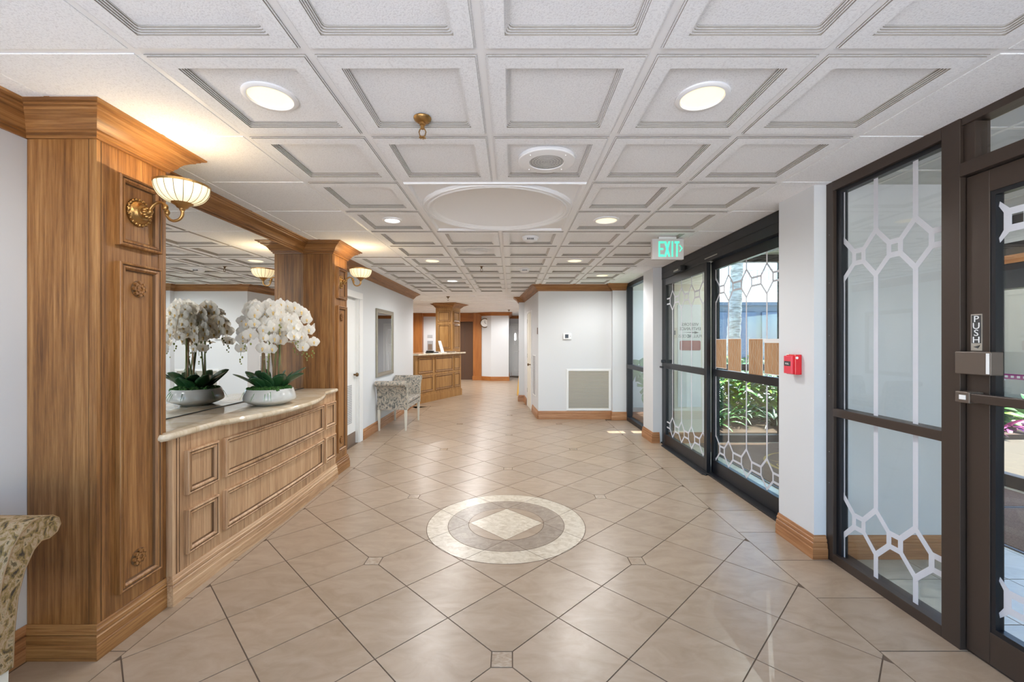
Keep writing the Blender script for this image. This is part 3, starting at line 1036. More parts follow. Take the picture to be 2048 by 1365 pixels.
for k in range(34):
    az = rng.choice([4.6,3.3,0.6,2.2,5.4])+rng.uniform(-.6,.6)
    L_ = rng.uniform(0.08,0.15)
    b = Vector((PX+0.10*cos(az), PY+0.10*sin(az), PZ+0.135))
    d = Vector((cos(az+rng.uniform(-.4,.4)), sin(az), 0))
    pr = [b+d*L_*t*0.7+Vector((0,0,L_*(0.35*t-1.0*t*t))) for t in (0,0.25,0.5,0.75,1)]
    sp.tube(pr, [0.003,0.0028,0.0024,0.0018,0.0006], 4)
sp.build('grass_blades', 'leaf_green', oc, kind='stuff')
# one flower: five petals and a lip
fl = MB()
def petal(az, L_, wd, lift):
    n = 6
    d = Vector((cos(az), sin(az), 0)); s_ = Vector((-sin(az), cos(az), 0))
    rows = []
    for k in range(n+1):
        t = k/n
        w_ = wd*max(0.05, sin(pi*min(1.0, 0.10+t*0.86))**0.7)
        c = d*(L_*t)+Vector((0,0,lift*L_*t*(1-0.7*t)))
        rows.append([c-s_*w_+Vector((0,0,-0.003)), c-s_*w_*0.4+Vector((0,0,0.002)), c+s_*w_*0.4+Vector((0,0,0.002)), c+s_*w_+Vector((0,0,-0.003))])
    fl.loft(rows, closed=False)
petal(0.0, 0.047, 0.030, 0.25); petal(pi, 0.047, 0.030, 0.25)
petal(pi/2, 0.043, 0.019, 0.3); petal(-pi/2-0.62, 0.043, 0.018, 0.15); petal(-pi/2+0.62, 0.043, 0.018, 0.15)
fl.cur = 1
fl.sphere((0,-0.006,0.008), 0.0075, 8, 5, (1,1.3,1)); fl.sphere((0,-0.018,0.010), 0.005, 6, 4, (1.2,1.4,0.6))
flower_me = fl.mesh('flower', ['petal', 'petal_core'], smooth=80)
stems = [ # azimuth, reach, top height above the counter, tip height, bend
    (0.25,0.31,0.80,0.42),(5.9,0.30,0.70,0.50),(5.2,0.24,0.66,0.40),(4.6,0.24,0.78,0.48),(4.0,0.20,0.68,0.38),(1.2,0.24,0.74,0.44),(2.2,0.22,0.70,0.46),(3.1,0.20,0.80,0.52),(0.8,0.25,0.62,0.42),(5.55,0.16,0.79,0.62),(3.6,0.17,0.74,0.50),(0.0,0.28,0.62,0.40)]
nfl = 0
for si, (az, reach, top, tip) in enumerate(stems):
    d = Vector((cos(az), sin(az), 0))
    b = Vector((PX, PY, PZ+0.12))+d*0.055+Vector((rng.uniform(-.05,.05), rng.uniform(-.05,.05), 0))
    pk = Vector((PX, PY, PZ))+d*reach*0.50+Vector((0,0,top))
    en = Vector((PX, PY, PZ))+d*reach+Vector((0,0,tip))
    pts = []
    for k in range(9):
        t = k/8
        pts.append(b.lerp(pk-Vector((0,0,0.13))-d*reach*0.22, t))
    p0 = pts[-1]; c1 = p0+Vector((0,0,0.15)); c2 = pk+d*reach*0.42+Vector((0,0,0.04))
    arc = []
    for k in range(1, 19):
        t = k/18
        arc.append(p0*(1-t)**3+c1*3*t*(1-t)**2+c2*3*t*t*(1-t)+en*t**3)
    MB().tube(pts+arc, [0.0042]*9+[0.0032-0.0001*k for k in range(18)], 6).build('stem', 'stem_green' if si % 3 else 'stem_brown', oc, smooth=60)
    stk_top = pts[-1]+Vector((0.004,0.004,0.0))
    MB().tube([b+Vector((0.006,0.006,0)), stk_top], 0.0052, 6).build('support_stick', 'stem_brown', oc)
    for k in range(1, 18, 2):
        base = arc[k-1]
        for sgn in (-1, 1):
            if rng.random() < 0.10: continue
            f = link('flower', flower_me, oc)
            tan = (arc[min(k,17)]-arc[max(k-2,0)]).normalized()
            side = tan.cross(Vector((0,0,1)))
            if side.length < 0.1: side = Vector((-d.y, d.x, 0))
            side.normalize()
            pos = base+side*sgn*0.026+Vector((rng.uniform(-.012,.012), rng.uniform(-.012,.012), rng.uniform(-.016,.008)))
            if pos.x < XW+0.075: pos.x = XW+0.075+rng.uniform(0,0.02)
            nrm = (side*sgn*0.6+Vector((0.55,-0.75,0.0))*0.8+d*0.35+Vector((0,0,rng.uniform(-.25,.15)))).normalized()
            q = nrm.to_track_quat('Z', 'Y')
            f.matrix_parent_inverse = Matrix.Identity(4)
            f.rotation_mode = 'QUATERNION'; f.rotation_quaternion = q @ Vector((0,0,1)).rotation_difference(Vector((0,0,1)))
            f.location = pos-Vector((-1.873, 3.29, 0.925))
            s_ = rng.uniform(0.85, 1.12); f.scale = (s_, s_, s_)
            nfl += 1
    for k in range(4):
        p = en+Vector((rng.uniform(-.02,.02), rng.uniform(-.02,.02), -0.012-0.016*k))
        MB().sphere(tuple(p), 0.0075-0.0008*k, 7, 5, (0.9,0.9,1.2)).build('bud', 'bud', oc, smooth=60)

# ================================================================== LEFT WALL: door, mirror, bench
dr = struct(MB().box(XD-0.075, XD-0.045, 5.125, 5.935, 0.012, 1.998).build('door_1', 'paint_white'))
FD = plane((XD-0.045, 5.125, 0), (0,1,0), (1,0,0))
for (u0,u1) in ((0.10,0.37),(0.44,0.71)):
    for (w0,w1) in ((1.62,1.88),(0.95,1.55),):
        MB().frame(FD, u0, u1, w0, w1, [(0,0),(0.012,-0.004),(0.02,-0.004),(0.035,0.001)]).build('door_panel', 'paint_white', dr)
gr = MB()
for k in range(22):
    gr.obox(FD, 0.30, 0.66, 0.30+0.024*k, 0.312+0.024*k, 0.0, 0.006)
gr.build('louvre_slats', 'grille_grey', dr, kind='stuff')
MB().obox(FD, 0, 0.81, 0.0, 0.16, 0.0, 0.003).build('kick_plate', 'kick_brown', dr)
MB().lathe([(0.012,0),(0.012,0.03),(0.026,0.035),(0.028,0.05),(0.02,0.062),(0.001,0.064)], (XD-0.045,5.87,0.95), 20, axis=(1,0,0)).build('door_knob', 'brass_dark', dr, smooth=40)
cs = MB()
for (y0,y1,z0,z1) in ((4.99,5.12,0,1.999),(5.94,6.055,0,1.999)):
    cs.box(XD+0.001, XD+0.018, y0, y1, z0, z1)
cs.box(XD+0.001, XD+0.018, 4.99, 6.055, 2.001, 2.09)
struct(cs.build('trim_door_casing', 'paint_white', bevel=0.003))
struct(MB().box(XD-0.15, XD+0.001, 5.92, 5.939, 0, 2.0).build('trim_door_jamb', 'paint_white'))

wmr = thing('framed_wall_mirror', 'tall mirror in an aged silver frame above the patterned bench', 'mirror', (XD, 7.12, 0.84))
FM = plane((XD+0.001, 6.66, 0), (0,1,0), (1,0,0))
MB().frame(FM, 0, 0.93, 0.84, 1.93, [(0,0),(0,0.022),(0.006,0.028),(0.03,0.026),(0.05,0.018),(0.06,0.020),(0.066,0.012)], fill=False).build('frame', 'frame_silver', wmr, smooth=30)
MB().obox(FM, 0.062, 0.868, 0.902, 1.868, 0.002, 0.011).build('glass', 'mirror', wmr)

def bench(name, label, x, y, fabric, lvl=0):
    """bench with flared scroll ends: local x 0..0.47 (depth from the wall), y 0..0.95"""
    t = thing(name, label, 'bench', (x, y, 0), world=False)
    D, Ln = 0.47, 0.95
    MB().box(0.012, D-0.008, 0.04, Ln-0.04, 0.335, 0.415).build('seat_rail', fabric, t, bevel=0.008)
    MB().box(0.008, D, 0.045, Ln-0.045, 0.417, 0.480).build('seat', fabric, t, bevel=0.022, bseg=4)
    for s in (0, 1):
        # outer face then roll then inner face, in (y outward negative, z)
        outer = [(0.0,0.335),(-0.004,0.45),(-0.014,0.56),(-0.034,0.64),(-0.062,0.695),(-0.085,0.715),(-0.112,0.712),(-0.136,0.724),(-0.148,0.748),(-0.142,0.772),(-0.120,0.790)]
        inner = [(-0.090,0.797),(-0.055,0.792),(-0.025,0.770),(0.004,0.725),(0.024,0.66),(0.038,0.58),(0.046,0.48),(0.048,0.335)]
        pr = outer+inner
        f = (lambda v: v) if s == 0 else (lambda v: Ln-v)
        loops = []
        for (xx, ins) in ((0.0,0.006),(0.006,0.0),(D-0.006,0.0),(D,0.006)):
            cy = sum(p[0] for p in pr)/len(pr); cz = sum(p[1] for p in pr)/len(pr)
            loops.append([(xx, f(a), b) for a, b in pr])
        mb = MB().loft(loops, True, True, True)
        mb.build('scroll_end', fabric, t, smooth=50)
        pp = MB().tube([(D, f(a), b) for a, b in pr], 0.0022, 6)
        pp.build('piping', 'stem_brown' if 'gold' in fabric else 'slat_beige', t)
        for xx in (0.022, D-0.030):
            yy = f(0.022)
            q = MB().loft([[(xx-0.020,yy-0.020,0.335),(xx+0.020,yy-0.020,0.335),(xx+0.020,yy+0.020,0.335),(xx-0.020,yy+0.020,0.335)],
                           [(xx-0.019,yy-0.019,0.25),(xx+0.019,yy-0.019,0.25),(xx+0.019,yy+0.019,0.25),(xx-0.019,yy+0.019,0.25)],
                           [(xx-0.011,yy-0.011,0.0),(xx+0.011,yy-0.011,0.0),(xx+0.011,yy+0.011,0.0),(xx-0.011,yy+0.011,0.0)]], True, True, True)
            q.build('leg', 'cream_leg', t, bevel=0.002)
    return t
bench('upholstered_bench', 'grey and rust medallion-patterned bench with scroll ends below the framed mirror', XD+0.03, 6.66, 'fabric_grey')
bench('upholstered_bench', 'gold and brown floral-patterned bench cut off at the bottom left corner', XW+0.05, 0.455, 'fabric_gold')

# ================================================================== BACK WALL FITTINGS
th = thing('thermostat', 'small white wall thermostat with dark screen on the back wall', 'thermostat', (1.0, 7.70, 1.44))
MB().box(0.925, 1.075, 7.668, 7.699, 1.445, 1.555).build('case', 'white_plastic', th, bevel=0.006)
MB().box(0.958, 1.018, 7.664, 7.669, 1.468, 1.535).build('screen', 'screen_dark', th)
MB().box(1.045, 1.062, 7.664, 7.669, 1.497, 1.505).build('button', 'grey_plastic', th)

rg = thing('return_air_grille', 'large beige-slatted return air grille in a white frame low on the back wall', 'vent grille', (1.38, 7.70, 0.15))
FB = plane((0.985, 7.699, 0), (1,0,0), (0,-1,0))
MB().frame(FB, 0, 0.805, 0.155, 0.908, [(0,0),(0,0.012),(0.004,0.015),(0.036,0.013),(0.040,0.004)], fill=False).build('frame', 'paint_white', rg, smooth=30)
MB().obox(FB, 0.038, 0.767, 0.193, 0.870, 0.0005, 0.002).build('backing', 'grille_grey', rg)
for k in range(27):
    z = 0.196+0.025*k
    mb = MB().add([FB(0.04,z,0.003),FB(0.765,z,0.003),FB(0.765,z+0.017,0.012),FB(0.04,z+0.017,0.012),FB(0.04,z,0.005),FB(0.765,z,0.005),FB(0.765,z+0.017,0.014),FB(0.04,z+0.017,0.014)],
                  [(3,2,1,0),(4,5,6,7),(0,1,5,4),(1,2,6,5),(2,3,7,6),(3,0,4,7)])
    mb.build('slat', 'slat_beige', rg)

# slanted wall fittings
A = Vector((0.29,9.94,0)); B = Vector((0.477,7.70,0))
dS = (B-A).normalized(); nS = Vector((dS.y,-dS.x,0)) if dS.y*-1 < 0 else Vector((dS.y,-dS.x,0))
nS = Vector((dS.y, -dS.x, 0))
if nS.x > 0: nS = -nS
FS = lambda u, w, n: A+dS*u+Vector((0,0,w))+nS*(n+0.001)
cd = struct(MB().obox(FS, 0.66, 1.29, 0.005, 2.00, 0.0, 0.008).build('door_2', 'vest_wall'))
for (w0,w1) in ((0.2,0.85),(1.0,1.85)):
    for (u0,u1) in ((0.74,0.94),(1.01,1.21)):
        MB().frame(FS, u0, u1, w0, w1, [(0,0.008),(0.01,0.013),(0.02,0.010),(0.03,0.012)]).build('door_panel', 'vest_wall', cd)
MB().lathe([(0.010,0),(0.010,0.035),(0.026,0.04),(0.028,0.055),(0.018,0.066),(0.001,0.067)], tuple(FS(1.20,0.93,0.008)), 16, axis=tuple(nS)).build('door_knob', 'brass_dark', cd, smooth=40)
for w in (0.3,1.05,1.8):
    MB().obox(FS, 0.645, 0.662, w, w+0.09, 0.004, 0.014).build('hinge', 'grey_plastic', cd)
cj = MB().obox(FS, 0.60, 0.65, 0.0, 2.05, 0, 0.014).obox(FS, 1.30, 1.35, 0.0, 2.05, 0, 0.014).obox(FS, 0.65, 1.30, 2.005, 2.05, 0, 0.014)
struct(cj.build('trim_closet_casing', 'paint_white'))
vg = thing('wall_register', 'tall narrow white wall register beside the closet door', 'vent grille', tuple(FS(1.75,0.36,0)))
MB().frame(FS, 1.55, 1.95, 0.36, 1.15, [(0,0),(0,0.008),(0.022,0.010),(0.026,0.004)], fill=False).build('frame', 'paint_white', vg)
for k in range(24):
    MB().obox(FS, 1.575, 1.925, 0.392+0.031*k, 0.408+0.031*k, 0.001, 0.006).build('slat', 'grille_grey', vg)
tag(MB().obox(FS, 2.12, 2.20, 1.54, 1.66, 0, 0.006).build('door_plaque', 'lift_brown'), 'small brown plaque at the corner of the slanted white wall', 'plaque')

# yellow floor sign peeking round the corner
ys_ = thing('wet_floor_sign', 'yellow folding floor sign peeking out behind the slanted wall', 'floor sign', (0.27, 11.2, 0))
for s in (-1, 1):
    MB().add([(0.13,11.2+s*0.17,0),(0.41,11.2+s*0.17,0),(0.35,11.2+s*0.015,0.62),(0.19,11.2+s*0.015,0.62),
              (0.13,11.2+s*0.155,0),(0.41,11.2+s*0.155,0),(0.35,11.2+s*0.002,0.62),(0.19,11.2+s*0.002,0.62)],
             [(0,1,2,3),(4,5,6,7),(0,1,5,4),(1,2,6,5),(2,3,7,6),(3,0,4,7)]).build('board', 'yellow_sign', ys_)

# ================================================================== RIGHT SIDE GLAZING
def strips(parent, mb_x, ya, yb, verts, zc, z0, z1, hw=0.085, both=True, name='frosted_lattice', w=0.019):
    """frosted film pattern: elongated octagons joined by squares, at two heights, on the plane x=mb_x"""
    mb = MB()
    cnt = [0]
    def seg(p, q):
        (y0,a),(y1,b) = p, q
        # clip in y
        if y0 > y1: y0, a, y1, b = y1, b, y0, a
        if y1 <= ya or y0 >= yb: return
        if y0 < ya: a = a+(b-a)*(ya-y0)/(y1-y0); y0 = ya
        if y1 > yb: b = a+(b-a)*(yb-y0)/(y1-y0); y1 = yb
        d = Vector((y1-y0, b-a)); 
        if d.length < 1e-4: return
        d.normalize(); n = Vector((-d.y, d.x))*w/2
        e = d*w*0.35
        pts = [(y0-e.x+n.x,a-e.y+n.y),(y0-e.x-n.x,a-e.y-n.y),(y1+e.x-n.x,b+e.y-n.y),(y1+e.x+n.x,b+e.y+n.y)]
        pts = [(min(max(p_[0],ya),yb), p_[1]) for p_ in pts]
        cnt[0] = (cnt[0]+1) % 7
        o_ = 0.00012*cnt[0]
        mb.add([(mb_x-0.0012-o_,p_[0],p_[1]) for p_ in pts]+[(mb_x-o_*0.1,p_[0],p_[1]) for p_ in pts], [(0,1,2,3),(7,6,5,4),(0,1,5,4),(1,2,6,5),(2,3,7,6),(3,0,4,7)])
    vs = sorted(verts)
    per = vs[1]-vs[0]
    ext = [vs[0]-per]+vs+[vs[-1]+per]
    for c in zc:
        for i, v in enumerate(ext):
            for s in (-1, 1):
                seg((v,c+0.128),(v+s*hw,c+0.036)); seg((v+s*hw,c+0.036),(v+s*hw,c-0.036)); seg((v+s*hw,c-0.036),(v,c-0.128))
            if i < len(ext)-1:
                seg((v+hw,c+0.036),(ext[i+1]-hw,c+0.036)); seg((v+hw,c-0.036),(ext[i+1]-hw,c-0.036))
    for v in vs:
        lo, hi = min(zc), max(zc)
        for a, b in ((hi+0.128, z1),(lo+0.128, hi-0.128),(z0, lo-0.128)):
            mb.add([(mb_x-0.0008,v-w/2,a),(mb_x-0.0008,v+w/2,a),(mb_x-0.0008,v+w/2,b),(mb_x-0.0008,v-w/2,b),(mb_x,v-w/2,a),(mb_x,v+w/2,a),(mb_x,v+w/2,b),(mb_x,v-w/2,b)],
                   [(0,1,2,3),(7,6,5,4),(0,1,5,4),(1,2,6,5),(2,3,7,6),(3,0,4,7)])
    return mb.build(name, 'frost', parent)

# window_1: fixed side panel next to the pier
XR = 2.085
w1 = MB()
w1.box(XR-0.035, XR+0.06, 2.715, 2.774, 0, CEIL-0.002)      # jamb at the pier
w1.box(XR-0.035, XR+0.06, 1.945, 2.030, 0, CEIL-0.002)      # mullion
w1.box(XR-0.035, XR+0.06, 2.030, 2.715, 2.375, CEIL-0.002)
w1.box(XR-0.035, XR+0.06, 2.030, 2.715, 0.0, 0.055)
w1.box(XR-0.035, XR+0.05, 2.030, 2.715, 0.935, 0.985)
win1 = struct(w1.build('window_1', 'bronze', bevel=0.002))
MB().box(XR-0.012, XR+0.03, 2.675, 2.715, 0.055, 0.935).box(XR-0.012, XR+0.03, 2.675, 2.715, 0.985, 2.375).box(XR-0.012,XR+0.03,2.03,2.675,2.350,2.375).build('glazing_bead', 'black_frame', win1)
MB().box(XR+0.005, XR+0.011, 2.030, 2.715, 0.985, 2.375).build('pane', 'glass', win1)
MB().box(XR+0.005, XR+0.011, 2.030, 2.715, 0.055, 0.935).build('pane', 'glass', win1)
strips(win1, XR+0.0045, 2.031, 2.714, [2.20,2.44,2.68], (1.925,0.315), 0.055, 2.375, w=0.029)
for z in (1.06,1.2,1.45,1.62,1.79,2.1,0.5,0.7):
    MB().sphere((XR-0.0355, 2.745, z), 0.0022, 6, 4).build('screw', 'steel', win1)

# door_3: push door with transom, at the right edge of the frame
fr3 = MB()
fr3.box(XR-0.04, XR+0.06, 0.90, 1.945, 2.165, 2.225)          # header
fr3.box(XR-0.03, XR+0.05, 0.90, 0.96, 0, CEIL-0.002)
fr3.box(XR-0.03, XR+0.05, 0.96, 1.945, 2.40, CEIL-0.002)
fr3.box(XR-0.02, XR+0.05, 1.895, 1.944, 2.225, 2.40)
struct(fr3.build('trim_door_frame', 'bronze', bevel=0.002))
d3 = MB()
DX0, DX1 = XR-0.012, XR+0.033
d3.box(DX0, DX1, 1.845, 1.938, 0.012, 2.160).box(DX0, DX1, 0.965, 1.06, 0.012, 2.160)
d3.box(DX0, DX1, 1.06, 1.845, 2.065, 2.160).box(DX0, DX1, 1.06, 1.845, 0.012, 0.150)
door3 = struct(d3.build('door_3', 'bronze', bevel=0.002))
bd = MB().box(DX0+0.004, DX1-0.004, 1.825, 1.845, 0.150, 2.065).box(DX0+0.004, DX1-0.004, 1.06, 1.825, 2.045, 2.065).box(DX0+0.004, DX1-0.004, 1.06, 1.825, 0.150, 0.172)
bd.build('glazing_bead', 'black_frame', door3)
MB().box(XR+0.008, XR+0.014, 1.06, 1.826, 0.172, 2.045).build('pane', 'glass', door3)
strips(door3, XR+0.0075, 1.061, 1.825, [1.158,1.398,1.638], (1.925,0.315), 0.172, 2.045, w=0.029)
struct(MB().box(XR+0.008, XR+0.014, 0.96, 1.895, 2.225, 2.40).build('window_transom', 'glass'))
# push bar
MB().box(XR-0.075, XR-0.045, 1.00, 1.90, 1.145, 1.185).build('push_bar', 'bronze', door3, bevel=0.004)
MB().box(XR-0.080, XR-0.013, 1.865, 1.925, 1.140, 1.190).build('push_bar_bracket', 'bronze_light', door3, bevel=0.004)
MB().box(XR-0.082, XR-0.0795, 1.878, 1.905, 1.155, 1.175).build('bracket_label', 'white_plastic', door3)
MB().box(XR-0.070, XR-0.0125, 1.790, 1.935, 1.268, 1.368).build('lock_case', 'bronze_light', door3, bevel=0.004)
MB().box(XR-0.0715, XR-0.0695, 1.794, 1.806, 1.274, 1.362).build('lock_label', 'white_plastic', door3)
# PUSH plate
ps = tag(MB().box(XR-0.0142, XR-0.0122, 1.872, 1.918, 1.372, 1.535).build('push_sign', 'steel'), 'silver PUSH plate on the stile of the dark entrance door', 'sign')
MB().box(XR-0.0150, XR-0.0140, 1.876, 1.914, 1.405, 1.530).build('black_ground', 'ink', ps)
FP = plane((XR-0.0150, 1.895, 0), (0,-1,0), (-1,0,0))
for k, ch in enumerate('PUSH'):
    tm = text_mb(ch, 0.040, lambda u, w, n, kk=k: FP(u*1.15, w+1.500-0.031*kk, n))
    tm.build('letter', 'white_plastic', ps)
MB().add([FP(-0.012,1.388,0.0005),FP(0.014,1.396,0.0005),FP(0.006,1.383,0.0005),FP(-0.012,1.388,0.001),FP(0.014,1.396,0.001),FP(0.006,1.383,0.001)],[(0,1,2),(3,4,5),(0,1,4,3),(1,2,5,4),(2,0,3,5)]).build('arrow', 'ink', ps)
# right glazing nearer than the door (outside the picture)
wr = MB().box(XR-0.03, XR+0.05, -1.4, 0.90, 0, 0.06).box(XR-0.03, XR+0.05, -1.4, 0.90, 2.38, CEIL-0.002)
for y in (-1.4,-0.6,0.1,0.84):
    wr.box(XR-0.03, XR+0.05, y, y+0.06, 0.06, 2.38)
win4 = struct(wr.build('window_4', 'bronze'))
MB().box(XR+0.005, XR+0.011, -1.34, 0.84, 0.06, 2.38).build('pane', 'glass', win4)

# sliding entrance (door_4 = left leaf, door_5 = right leaf), header
hd = MB().box(XR-0.008, XR+0.13, 3.142, 5.898, 2.262, CEIL-0.002)
hd.box(XR-0.004, XR+0.13, 5.80, 5.898, 0, 2.262)
hd.box(XR+0.06, XR+0.13, 3.142, 3.20, 0, 2.262)
hdo = struct(hd.build('trim_entrance_header', 'black_frame', bevel=0.003))
MB().box(XR-0.012, XR-0.0085, 3.15, 5.89, 2.345, 2.349).build('header_joint', 'dark_frame', hdo)
sn = thing('motion_sensor', 'small black motion sensor on the header above the sliding doors', 'sensor', (XR-0.03, 5.20, 2.25))
MB().box(XR-0.075, XR-0.009, 5.08, 5.34, 2.258, 2.325).build('housing', 'black_plastic', sn, bevel=0.012)
MB().box(XR-0.079, XR-0.074, 5.14, 5.28, 2.272, 2.288).build('lens_strip', 'steel', sn)
tag(MB().box(XR-0.011, XR-0.0085, 4.30, 4.58, 2.292, 2.302).build('header_label', 'steel'), 'thin metal label strip on the sliding door header', 'label')
def leaf(name, x, y0, y1, zt, verts, st=0.062, frame='black_frame'):
    mb = MB()
    mb.box(x, x+0.045, y0, y0+st, 0.02, zt).box(x, x+0.045, y1-st, y1, 0.02, zt)
    mb.box(x, x+0.045, y0+st, y1-st, zt-0.09, zt).box(x, x+0.045, y0+st, y1-st, 0.02, 0.155)
    mb.box(x, x+0.045, y0+st, y1-st, 1.045, 1.118)
    d = struct(mb.build(name, frame, bevel=0.002))
    MB().box(x+0.020, x+0.026, y0+st, y1-st, 1.118, zt-0.09).build('pane', 'glass_green', d)
    MB().box(x+0.020, x+0.026, y0+st, y1-st, 0.155, 1.045).build('pane', 'glass_green', d)
    strips(d, x+0.0195, y0+st, y1-st, verts, (1.945,0.29), 0.155, zt-0.09, hw=0.085)
    return d
leafL = leaf('door_4', XR-0.015, 4.52, 5.79, 2.255, [4.647,4.946,5.24,5.53])
leafR = leaf('door_5', XR+0.050, 3.205, 4.56, 2.257, [3.27,3.591,3.905,4.227,4.49])
MB().box(XR-0.065, XR-0.015, 5.735, 5.765, 1.12, 1.16).box(XR-0.075, XR-0.05, 5.70, 5.79, 1.05, 1.075).build('lock_handle', 'dark_frame', leafL, bevel=0.004)
# threshold rail
struct(MB().box(XR-0.02, XR+0.14, 3.142, 5.90, -0.002, 0.018).build('trim_threshold', 'black_frame', bevel=0.003))
tr_ = MB()
tr_.prism([(XR-0.02,4.48),(XR-0.05,4.46),(XR-0.078,4.50),(XR-0.078,5.72),(XR-0.02,5.80)], 0.0, 0.010)
tag(tr_.build('guide_plate', 'dark_frame', bevel=0.003), 'dark metal guide plate with a rounded end on the floor at the sliding door', 'guide plate')

# taped papers on the right leaf
pp_spec = [('tan wood-grain paper taped to the door glass, leftmost of four', 4.265,4.485,1.135,1.435),
           ('tan wood-grain paper taped to the door glass, second from the left', 3.99,4.235,1.120,1.440),
           ('darker brown paper taped to the door glass, third from the left', 3.645,3.865,1.110,1.437),
           ('wide brown paper taped to the door glass, nearest the white pier', 3.28,3.625,1.135,1.405)]
for k, (lb, a, b, z0, z1) in enumerate(pp_spec):
    p = thing('taped_paper', lb, 'paper', (XR+0.07, (a+b)/2, z0))
    MB().box(XR+0.0672, XR+0.0684, a, b, z0, z1).build('sheet', 'white_plastic', p)
    MB().box(XR+0.0664, XR+0.0671, a+0.006, b-0.006, z0+0.006, z1-0.006).build('wood_print', 'paper_wood', p)
    if k == 3:
        MB().box(XR+0.0662, XR+0.0684, a-0.01, b+0.01, z1, z1+0.028).build('tape', 'white_plastic', p)
    cr = MB(); rg2 = random.Random(k)
    for q in range(5):
        y = a+0.02+(b-a-0.04)*(q+0.5)/5
        cr.tube([(XR+0.0660, y+0.012*sin(t*2.3+q*1.7)*(1 if q % 2 else -1), z0+0.015+(z1-z0-0.03)*t/6) for t in range(7)], 0.0011, 4)
    cr.build('grain_lines', 'slat_beige', p)

# far window_2
w2 = MB().box(XR-0.04, XR+0.06, 6.332, 6.39, 0, CEIL-0.002).box(XR-0.04, XR+0.06, 7.53, 7.598, 0, CEIL-0.002)
w2.box(XR-0.04, XR+0.06, 6.39, 7.53, 2.37, CEIL-0.002).box(XR-0.04, XR+0.06, 6.39, 7.53, 0, 0.07).box(XR-0.04, XR+0.06, 6.39, 7.53, 0.93, 1.0)
win2 = struct(w2.build('window_2', 'dark_frame', bevel=0.002))
MB().box(XR+0.005, XR+0.011, 6.39, 7.53, 0.07, 0.93).build('pane', 'glass', win2)
MB().box(XR+0.005, XR+0.011, 6.39, 7.53, 1.0, 2.37).build('pane', 'glass', win2)

# fire alarm
fa = thing('fire_alarm_pull', 'red fire alarm pull station on the white pier', 'fire alarm', (1.96, 2.935, 1.18))
MB().box(1.925, 1.9715, 2.890, 2.985, 1.185, 1.322).build('housing', 'alarm_red', fa, bevel=0.004)
MB().box(1.908, 1.926, 2.905, 2.985, 1.190, 1.312).build('pull_handle', 'alarm_pale', fa, bevel=0.003)
MB().box(1.906, 1.909, 2.912, 2.978, 1.243, 1.275).build('label_plate', 'ink', fa)
FA = plane((1.906, 2.945, 0), (0,-1,0), (-1,0,0))
text_mb('PULL', 0.018, lambda u, w, n: FA(u, w+1.252, n)).build('lettering', 'white_plastic', fa)
MB().lathe([(0.009,0),(0.009,0.002),(0.004,0.003),(0.004,0.001),(0.001,0.001)], (1.937,2.889,1.300), 16, axis=(0,-1,0)).build('keyhole', 'white_plastic', fa)

# exit sign
ex = thing('exit_sign', 'grey box sign with glowing green EXIT letters hanging from the ceiling', 'exit sign', (1.525, 4.18, 2.215))
MB().box(1.372, 1.682, 4.16, 4.205, 2.215, 2.418).build('box', 'sign_grey', ex, bevel=0.003)
MB().box(1.44, 1.61, 4.165, 4.20, 2.418, 2.4375).build('canopy', 'white_plastic', ex)
FE = plane((0, 4.1595, 0), (1,0,0), (0,-1,0))
le = MB()
zb, zt = 2.240, 2.392
le.obox(FE, 1.434,1.449, zb,zt, 0,0.003).obox(FE, 1.449,1.486, zb,zb+0.022, 0,0.003).obox(FE, 1.449,1.486, zt-0.022,zt, 0,0.003).obox(FE, 1.449,1.480, 2.306,2.326, 0,0.003)
le.build('letter', 'exit_green', ex)
def bar(a, b, w):
    mb = MB()
    mb.add([FE(a[0]-w,a[1],0),FE(a[0]+w,a[1],0),FE(b[0]+w,b[1],0),FE(b[0]-w,b[1],0),FE(a[0]-w,a[1],0.003),FE(a[0]+w,a[1],0.003),FE(b[0]+w,b[1],0.003),FE(b[0]-w,b[1],0.003)],
           [(0,1,2,3),(4,5,6,7),(0,1,5,4),(1,2,6,5),(2,3,7,6),(3,0,4,7)])
    return mb
x1_ = bar((1.497,zb),(1.540,zt),0.010); x2_ = bar((1.540,zb),(1.497,zt),0.010)
x1_.add(x2_.v, x2_.f); x1_.build('letter', 'exit_green', ex)
MB().obox(FE, 1.561,1.577, zb,zt, 0,0.003).build('letter', 'exit_green', ex)
MB().obox(FE, 1.606,1.622, zb,zt-0.02, 0,0.003).obox(FE, 1.590,1.638, zt-0.022,zt, 0,0.003).build('letter', 'exit_green', ex)
ar = bar((1.640,2.355),(1.664,2.322),0.006); a2 = bar((1.640,2.289),(1.664,2.322),0.006); ar.add(a2.v, a2.f)
ar.build('arrow', 'exit_green', ex)

